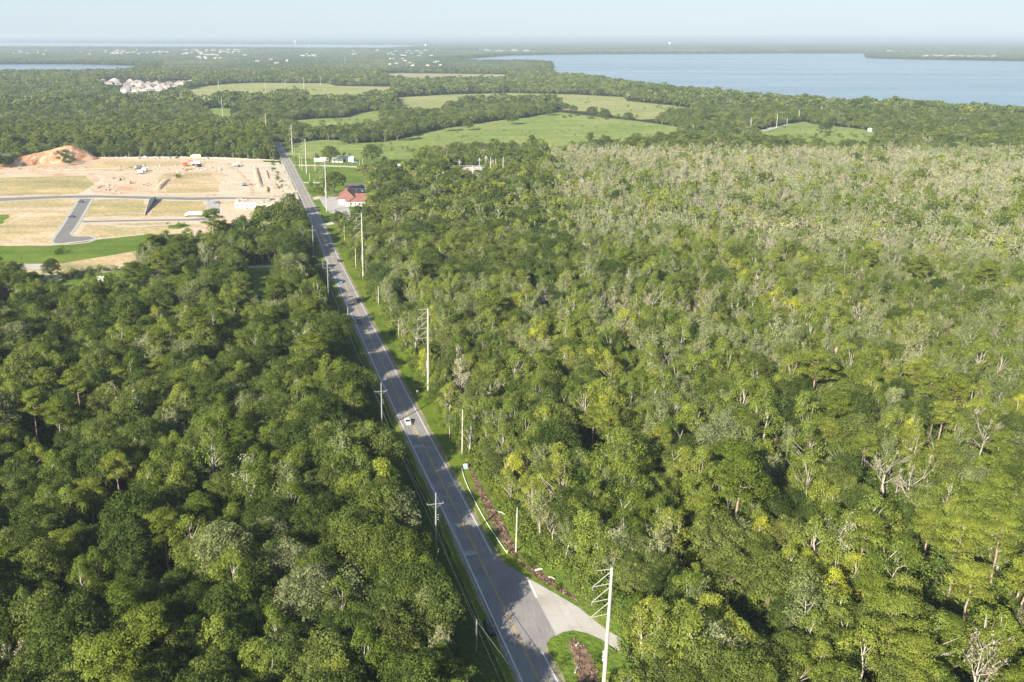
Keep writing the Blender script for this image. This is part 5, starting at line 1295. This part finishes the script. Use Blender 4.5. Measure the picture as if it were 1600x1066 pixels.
def trailer(px0, px1, py, label):
    x0, y0 = G(px0, py); x1, y1 = G(px1, py); L = math.hypot(x1-x0, y1-y0); o = thing('site_trailer', label, 'trailer', (x0, y0, .05), math.atan2(y1-y0, x1-x0))
    b = MB(); b.box(0, L, 0, 3.6, .7, 4.0); b.obj('walls', M['white'], o)
    b = MB(); b.add([(-.1, -.15, 4.003), (L+.1, -.15, 4.003), (L+.1, 3.75, 4.003), (-.1, 3.75, 4.003), (-.1, 1.8, 4.35), (L+.1, 1.8, 4.35)], [(0, 1, 5, 4), (2, 3, 4, 5), (1, 2, 5), (3, 0, 4)]); b.obj('roof', M['white'], o)
    for k in range(4):
        b = MB(); xx = L*(k+.6)/4.6; b.box(xx-.6, xx+.6, -.03, 0, 2.0, 3.0); b.obj('window', M['glass'], o)
    b = MB(); b.box(L*.48, L*.48+.95, -.035, 0, .9, 3.0); b.obj('door', M['steel'], o)
    b = MB(); b.box(.2, L-.2, .3, 3.3, 0, .69); b.obj('skirting', M['grey_pole'], o)
    b = MB(); b.box(L*.46, L*.46+1.5, -1.3, -.05, .3, .7); b.obj('step', M['steel'], o)
trailer(367.5, 399.5, 326.5, 'long white office trailer near the site entrance')
def excavator(px, py, ang, mat, label, s=1.0):
    x, y = G(px, py); o = thing('excavator', label, 'excavator', (x, y, .05), ang); o.scale = (s, s, s)
    for sy in (-1, 1):
        b = MB(); b.add([(a_, sy*1.3+w_, z_) for w_ in (-.3, .3) for (a_, z_) in ((-1.9, .45), (-1.6, .05), (1.6, .05), (1.9, .45), (1.6, .9), (-1.6, .9))], [(5, 4, 3, 2, 1, 0), (6, 7, 8, 9, 10, 11)]+[(i, (i+1) % 6, 6+(i+1) % 6, 6+i) for i in range(6)]); b.obj('track', M['tyre'], o)
    b = MB(); b.box(-2.0, 1.2, -1.35, 1.35, 1.0, 1.5); b.box(-2.1, -.2, -1.3, 1.3, 1.503, 2.5); b.obj('body', M[mat], o)
    c = MB(); c.box(-.1, 1.25, .2, 1.3, 1.503, 3.0); cb = c.obj('cab', M[mat], o); c = MB(); c.box(1.25, 1.28, .3, 1.2, 1.9, 2.85); c.obj('window', M['glass'], cb)
    b = MB(); b.tube([(1.0, -.3, 1.6), (3.2, -.3, 4.4), (5.2, -.3, 4.0)], [.32, .32, .22], 4); b.obj('boom', M[mat], o)
    b = MB(); b.tube([(5.0, -.3, 4.3), (5.9, -.3, 1.5)], [.25, .18], 4); b.obj('stick', M[mat], o)
    b = MB(); b.add([(5.4, -.8, 1.6), (6.3, -.8, 1.5), (6.2, -.8, .5), (5.2, -.8, .6), (5.4, .2, 1.6), (6.3, .2, 1.5), (6.2, .2, .5), (5.2, .2, .6)], [(3, 2, 1, 0), (4, 5, 6, 7), (0, 1, 5, 4), (1, 2, 6, 5), (2, 3, 7, 6), (3, 0, 4, 7)]); b.obj('bucket', M['tyre'], o)
excavator(290, 260, .3, 'orange', 'red excavator in the upper right of the site', 1.3); excavator(311, 261, 2.8, 'tyre', 'dark excavator right of the red excavator'); excavator(382, 290.5, .5, 'grey_pole', 'grey machine on the pale bare sand'); excavator(205, 287, 2.0, 'orange', 'small red machine left of centre on the site', .7); excavator(188, 282, 1.0, 'grey_pole', 'small dark machine on the left of the site', .7)
excavator(295, 265, 3.4, 'yellowm', 'yellowish machine below the red excavator', .9); excavator(366, 260, 0.3, 'white', 'white machine on the pale sand near the top', .9); excavator(373, 261, 1.0, 'grey_pole', 'dark machine beside the white one on pale sand', .9)

# ------------------------------------------------------------------ buildings
def house(px, py, w, d, h, label, wall='white', roof='roof_grey', ang=0., rise=2.2, grp=None, wins=0, name='house', hip=False, over=.5, scale_parts=True):
    x, y = G(px, py) if not isinstance(px, tuple) else px
    o = thing(name, label, 'building' if name != 'house' else 'house', (x, y, 0), ang, grp)
    b = MB(); b.box(-w/2, w/2, 0, d, 0, h)
    if not hip: b.add([(-w/2, 0, h), (-w/2, d, h), (-w/2, d/2, h+rise*.98), (w/2, 0, h), (w/2, d, h), (w/2, d/2, h+rise*.98)], [(0, 2, 1), (3, 4, 5)])
    b.obj('walls', M[wall], o)
    r = MB(); e = over; hi = w/2-d/2 if hip else w/2+e
    r.add([(-w/2-e, -e, h+.03), (w/2+e, -e, h+.03), (w/2+e, d+e, h+.03), (-w/2-e, d+e, h+.03), (-hi, d/2, h+rise), (hi, d/2, h+rise)], [(0, 1, 5, 4), (2, 3, 4, 5), (1, 2, 5), (3, 0, 4), (3, 2, 1, 0)] if hip else [(0, 1, 5, 4), (2, 3, 4, 5), (0, 4, 3), (1, 2, 5)])
    r.obj('roof', M[roof], o)
    for k in range(wins):
        xx = -w/2+w*(k+.5)/wins
        g = MB(); g.box(xx-.5, xx+.5, -.06, 0, h*.38, h*.72); g.obj('window', M['glass'], o)
    if wins:
        g = MB(); g.box(w*.1-.5, w*.1+.5, -.05, 0, 0, 2.1); g.obj('door', M['roof_brown'], o)
    return o
# red-roofed building: two wings
def church():
    x, y = G(541, 322.5); a0 = .03
    o = thing('church', 'white walled building with a red roof beside the parking lot', 'building', (x, y, 0), a0)
    def wing(px_, w, d, h, rise, nm, along_y=False):
        x0, y0 = px_; b = MB(); b.box(x0, x0+w, y0, y0+d, 0, h)
        if along_y: b.add([(x0+.1, y0+d-.1, h), (x0+w-.1, y0+d-.1, h), (x0+w/2, y0+d-.1, h+rise*.97)], [(0, 2, 1)])
        elif False: b.add([(x0, y0, h), (x0+w, y0, h), (x0+w/2, y0, h+rise*.97), (x0, y0+d, h), (x0+w, y0+d, h), (x0+w/2, y0+d, h+rise*.97)], [(0, 1, 2), (3, 5, 4)])
        else: b.add([(x0, y0, h), (x0, y0+d, h), (x0, y0+d/2, h+rise*.97), (x0+w, y0, h), (x0+w, y0+d, h), (x0+w, y0+d/2, h+rise*.97)], [(0, 2, 1), (3, 4, 5)])
        wl_ = b.obj('wall', M['white'], o)
        r = MB(); e = .9; t = .25
        if along_y: A = [(x0-e, y0-e, h), (x0+w/2, y0+6.5, h+rise), (x0+w+e, y0-e, h), (x0-e, y0+d+e, h), (x0+w/2, y0+d+e, h+rise), (x0+w+e, y0+d+e, h)]
        else: A = [(x0-e, y0-e, h), (x0-e, y0+d/2, h+rise), (x0-e, y0+d+e, h), (x0+w+e, y0-e, h), (x0+w+e, y0+d/2, h+rise), (x0+w+e, y0+d+e, h)]
        B = [(p[0], p[1], p[2]+t) for p in A]
        r.add(A+B, [(0, 1, 4, 3), (1, 2, 5, 4), (9, 10, 7, 6), (10, 11, 8, 7), (0, 6, 7, 1), (1, 7, 8, 2), (3, 4, 10, 9), (4, 5, 11, 10), (0, 3, 9, 6), (2, 8, 11, 5)]+([(6, 8, 7), (0, 1, 2)] if along_y else [])); r.obj('roof', M['roof_red'], o)
        return wl_
    w1 = wing((0, 0), 14.5, 9.5, 3.6, 2.6, 'front')
    for k in range(5):
        g = MB(); xx = 1.5+k*2.8; g.box(xx-.45, xx+.45, -.06, 0, 1.2, 2.6); g.obj('window', M['glass'], w1)
    w2 = wing((-6.5, 9.0), 12.5, 26, 4.2, 5.0, 'hall', True)
    for k in range(6):
        g = MB(); yy = 11.5+k*4; g.box(-6.56, -6.5, yy-.5, yy+.5, 1.2, 3.0); g.obj('window', M['glass'], w2)
    g = MB(); g.box(-6.57, -6.5, 20, 21.6, 0, 2.3); g.obj('door', M['roof_brown'], w2)
    w3 = wing((6.3, 16), 12, 10, 3.6, 2.6, 'side')
church()
house(557, 300, 17, 11, 3.4, 'white house with a dark roof behind the red roofed building', roof='roof_dark', rise=3.2, wins=4)
house(549, 349, 6.5, 6, 3.0, 'small white shed at the lower end of the parking lot', roof='white', rise=1.2, wins=2, name='shed', ang=-.4)
house(601, 346, 9, 7, 2.8, 'small white roofed house among the dark oaks', roof='white', rise=1.6, wins=2, name='shed')
house(622, 346, 7, 7, 2.6, 'pale roofed shed right of the white roofed one', roof='offwhite', rise=1.4, name='shed')
house(619, 311, 14, 6, 3.0, 'low building with a blue grey roof in tree shade', roof='car_silver', wall='grey_pole', rise=1.2, wins=3)
house(500, 252.5, 12, 5, 3, 'white trailer home left in the far yard', rise=.8, roof='white', wins=3); house(527, 254, 11, 6, 3.2, 'white house behind the lane in the far yard', rise=1.6, roof='offwhite', wins=3)
house(546, 253, 8, 7, 3.4, 'barn with a pale blue sheet roof', roof='blue', rise=2.0, wins=2, name='barn'); house(633, 266, 14, 8, 4.2, 'white building at the end of the dirt lane', roof='white', rise=1.0, wins=3, name='workshop'); house(641, 270, 9, 6, 3.2, 'small white building beside the workshop', roof='offwhite', rise=.8, wins=2, name='shed')
house(157.5, 441.5, 3.0, 3.0, 2.4, 'small white tank shed on the small clearing', roof='white', rise=.8, name='shed', wins=1)
for k, (a, b, w) in enumerate([(1371, 205.5, 11), (1387, 205.5, 9), (1362, 206, 6), (1379, 208, 8)]):
    house(a, b, w, 6, 2.8, ['white farmhouse by the lakeside field, longest', 'white cottage right of the farmhouse', 'small shed left of the farmhouse', 'white barn in front of the farmhouse'][k], roof='white', rise=2, wins=3)
# pale houses of the subdivision
SUB = [(162, 127.5), (169, 130), (181, 128), (186, 131), (192, 145), (199, 133), (204, 137), (208, 131), (213, 140), (216, 134), (220, 138), (224, 143), (196, 140), (229, 136), (232, 131), (237, 133), (245, 137), (248, 141), (252, 134), (257, 140), (262, 135), (266, 132), (270, 139), (274, 137), (279, 131), (284, 132), (288, 130), (294, 130), (299, 129), (203, 127), (176, 126.5), (212, 128), (243, 130), (236, 140), (210, 145), (218, 129)]
r_ = random.Random(5)
for k, (a, b) in enumerate(sorted(SUB)):
    house(a, b+2, r_.uniform(14, 24), r_.uniform(13, 18), r_.uniform(3.6, 5), f"white walled house with {['grey', 'brown', 'tan'][k % 3]} roof, {ordinal(k+1)} from left in the estate beside the hill field", roof=['roof_grey', 'roof_brown', 'roof_tan'][k % 3], wall='town_wall', ang=r_.uniform(-.6, .6), rise=5.5, hip=True, wins=3, grp='pale houses beside the hill field')
# far towns: many small light buildings
towns = []
for (x0, x1, y0, y1, nn, w0, w1, rf) in [(165, 220, 81, 88, 26, 18, 45, 'white'), (230, 262, 82, 90, 12, 18, 40, 'white'), (285, 385, 79, 90, 52, 22, 50, 'roof_tan'), (20, 150, 82, 92, 12, 18, 35, 'offwhite'), (300, 350, 92, 97, 10, 18, 40, 'white'), (470, 500, 88, 96, 7, 20, 50, 'white'), (400, 460, 96, 104, 4, 25, 45, 'white'),
        (540, 680, 78, 92, 22, 20, 60, 'white'), (730, 830, 76, 83, 26, 40, 120, 'white'), (860, 960, 73, 78, 16, 50, 160, 'white'), (970, 1030, 75, 83, 12, 40, 90, 'white'), (1180, 1230, 76, 80, 6, 60, 140, 'white'), (1300, 1440, 80, 84, 26, 30, 70, 'white'), (1430, 1560, 90, 93, 30, 22, 40, 'white'), (1530, 1600, 73, 83, 14, 50, 120, 'white'), (480, 530, 70, 80, 6, 40, 60, 'white'), (600, 700, 96, 112, 12, 16, 32, 'offwhite'), (990, 1200, 83, 85.5, 14, 30, 60, 'white')]:
    for _ in range(nn): towns.append((r_.uniform(x0, x1), r_.uniform(y0, y1), r_.uniform(w0, w1), rf if r_.random() < .7 else 'roof_tan'))
towns = sorted(towns)[:300]
hm = {}
def far_house_mesh(rf):
    b = MB(); b.box(-.5, .5, -.3, .3, 0, .36); wm = b.mesh('walls', M['town_wall']); r = MB(); r.add([(-.53, -.33, .363), (.53, -.33, .363), (.53, .33, .363), (-.53, .33, .363), (-.4, 0, .5), (.4, 0, .5)], [(0, 1, 5, 4), (2, 3, 4, 5), (1, 2, 5), (3, 0, 4)]); return wm, r.mesh('roof', M[rf])
for rf in ('white', 'roof_tan', 'offwhite'): hm[rf] = far_house_mesh({'white': 'town_wall', 'offwhite': 'town_wall'}.get(rf, rf))
lakeP = LAKES['lake']
for k, (a, b, w, rf) in enumerate(towns):
    x, y = G(a, b)
    if inside(np.array([x]), np.array([y]), lakeP)[0] or inside(np.array([x]), np.array([y]), LAKES['pond'])[0]: continue
    o = thing('town_building', f"tiny {'orange tan' if rf == 'roof_tan' else 'white'} roofed building far off, {ordinal(k+1)} from left below the horizon", 'building', (x, y, 6), r_.uniform(-.5, .5), 'far off town buildings')
    w *= .52; o.scale = (w, w, min(30, max(w*.8, 22)))
    link('walls', hm[rf][0], o); link('roof', hm[rf][1], o)
def water_tower(px, pyb, pyt, label):
    x, y = G(px, pyb); H = heightfor(px, pyt, x, y); H = max(H, 28); R = H*.24
    o = thing('water_tower', label, 'water tower', (x, y, 0), 0, 'water towers on the horizon')
    b = MB(); b.lathe([(R*.55, 0), (R*.28, H*.15), (R*.25, H*.6)], 12); b.obj('pedestal', M['white'], o, smooth=True)
    b = MB(); b.lathe([(R*.25, H*.58), (R*.8, H*.7), (R, H*.8), (R*.8, H*.92), (R*.3, H)], 16); b.obj('tank', M['white'], o, smooth=True)
water_tower(665, 77, 69, 'white water tower left of the lake'); water_tower(1046, 74, 65.5, 'white water tower above the far lake shore'); water_tower(461, 70, 61.5, 'tiny white tower left on the horizon'); water_tower(827, 75, 70.5, 'small white tower between town buildings')

# substation
def substation():
    cx0, cy0 = G(725, 277)
    o = thing('substation', 'pale steel frames of the electrical substation in the woods', 'substation', (cx0, cy0, .05), 0)
    def lat(p, q, r=.28, nm='column'):
        b = MB(); b.tube([p, q], r, 4); b.obj(nm, M['steel'], o)
    for a in (-16, -4, 8, 20):
        for dd in (0, 9): lat((a, dd, 0), (a, dd, 9), .3)
    for dd in (0, 9):
        for z in (7.0, 9.0): lat((-16, dd, z), (20, dd, z), .22, 'beam')
    for a in (-16, -4, 8, 20): lat((a, 0, 9), (a, 9, 9), .22, 'beam')
    for a, h in ((-4, 15), (20, 19), (14, 17)):
        lat((a, 3, 0), (a, 3, h), .35, 'mast'); b = MB(); b.tube([(a-1.6, 3, h-3), (a, 3, h-.5)], .2, 4); b.tube([(a+1.6, 3, h-3), (a, 3, h-.5)], .2, 4); b.obj('brace', M['steel'], o)
    for a in (-12, 1, 13):
        b = MB(); b.box(a-1.8, a+1.8, -5, -2.4, .2, 3.4); tr = b.obj('transformer', M['offwhite'], o)
        for q in (-1, 0, 1): b = MB(); b.lathe([(.15, 0), (.28, .2), (.15, .5), (.26, .8), (.1, 1.2)], 6, (a+q, -3.7, 3.4)); b.obj('bushing', M['insulator'], tr)
    b = MB(); b.box(-22, -16.5, -4, 2, 0, 3.6); b.box(-22.3, -16.2, -4.3, 2.3, 3.603, 3.8); b.obj('control_hut', M['white'], o)
substation()
for a, b, c, t in [(766, 284, 245, 'pale pole pair right of the substation, left one'), (774, 284, 248, 'pale pole pair right of the substation, right one'), (785.5, 286, 245, 'green grey pole rightmost near the substation'), (703, 280, 259, 'pale pole at the left end of the substation'), (674, 262, 250, 'small pale pole left of the substation among oaks')]:
    utility_pole(a, b, c, t, 'wood_pole', False, 'plain poles right of the road', .28)

# ------------------------------------------------------------------ air
mb = MB(); mb.box(-64000, 64000, -64000, 64000, -1.5, 126)
hz = mb.obj('haze', None if False else bpy.data.materials.new('haze')); tag(hz, 'thin bluish summer haze over the land', None, None, 'stuff')
hmz = hz.data.materials[0]; hmz.use_nodes = True; hn = hmz.node_tree.nodes
for n_ in list(hn): hn.remove(n_)
ho = hn.new('ShaderNodeOutputMaterial'); pv = hn.new('ShaderNodeVolumePrincipled')
pv.inputs['Color'].default_value = (.74, .87, .98, 1); pv.inputs['Density'].default_value = 9.5e-5; pv.inputs['Anisotropy'].default_value = .1
pv.inputs['Density Attribute'].default_value = ''; pv.inputs['Temperature Attribute'].default_value = ''
hmz.node_tree.links.new(pv.outputs[0], ho.inputs['Volume'])
hz.hide_select = False
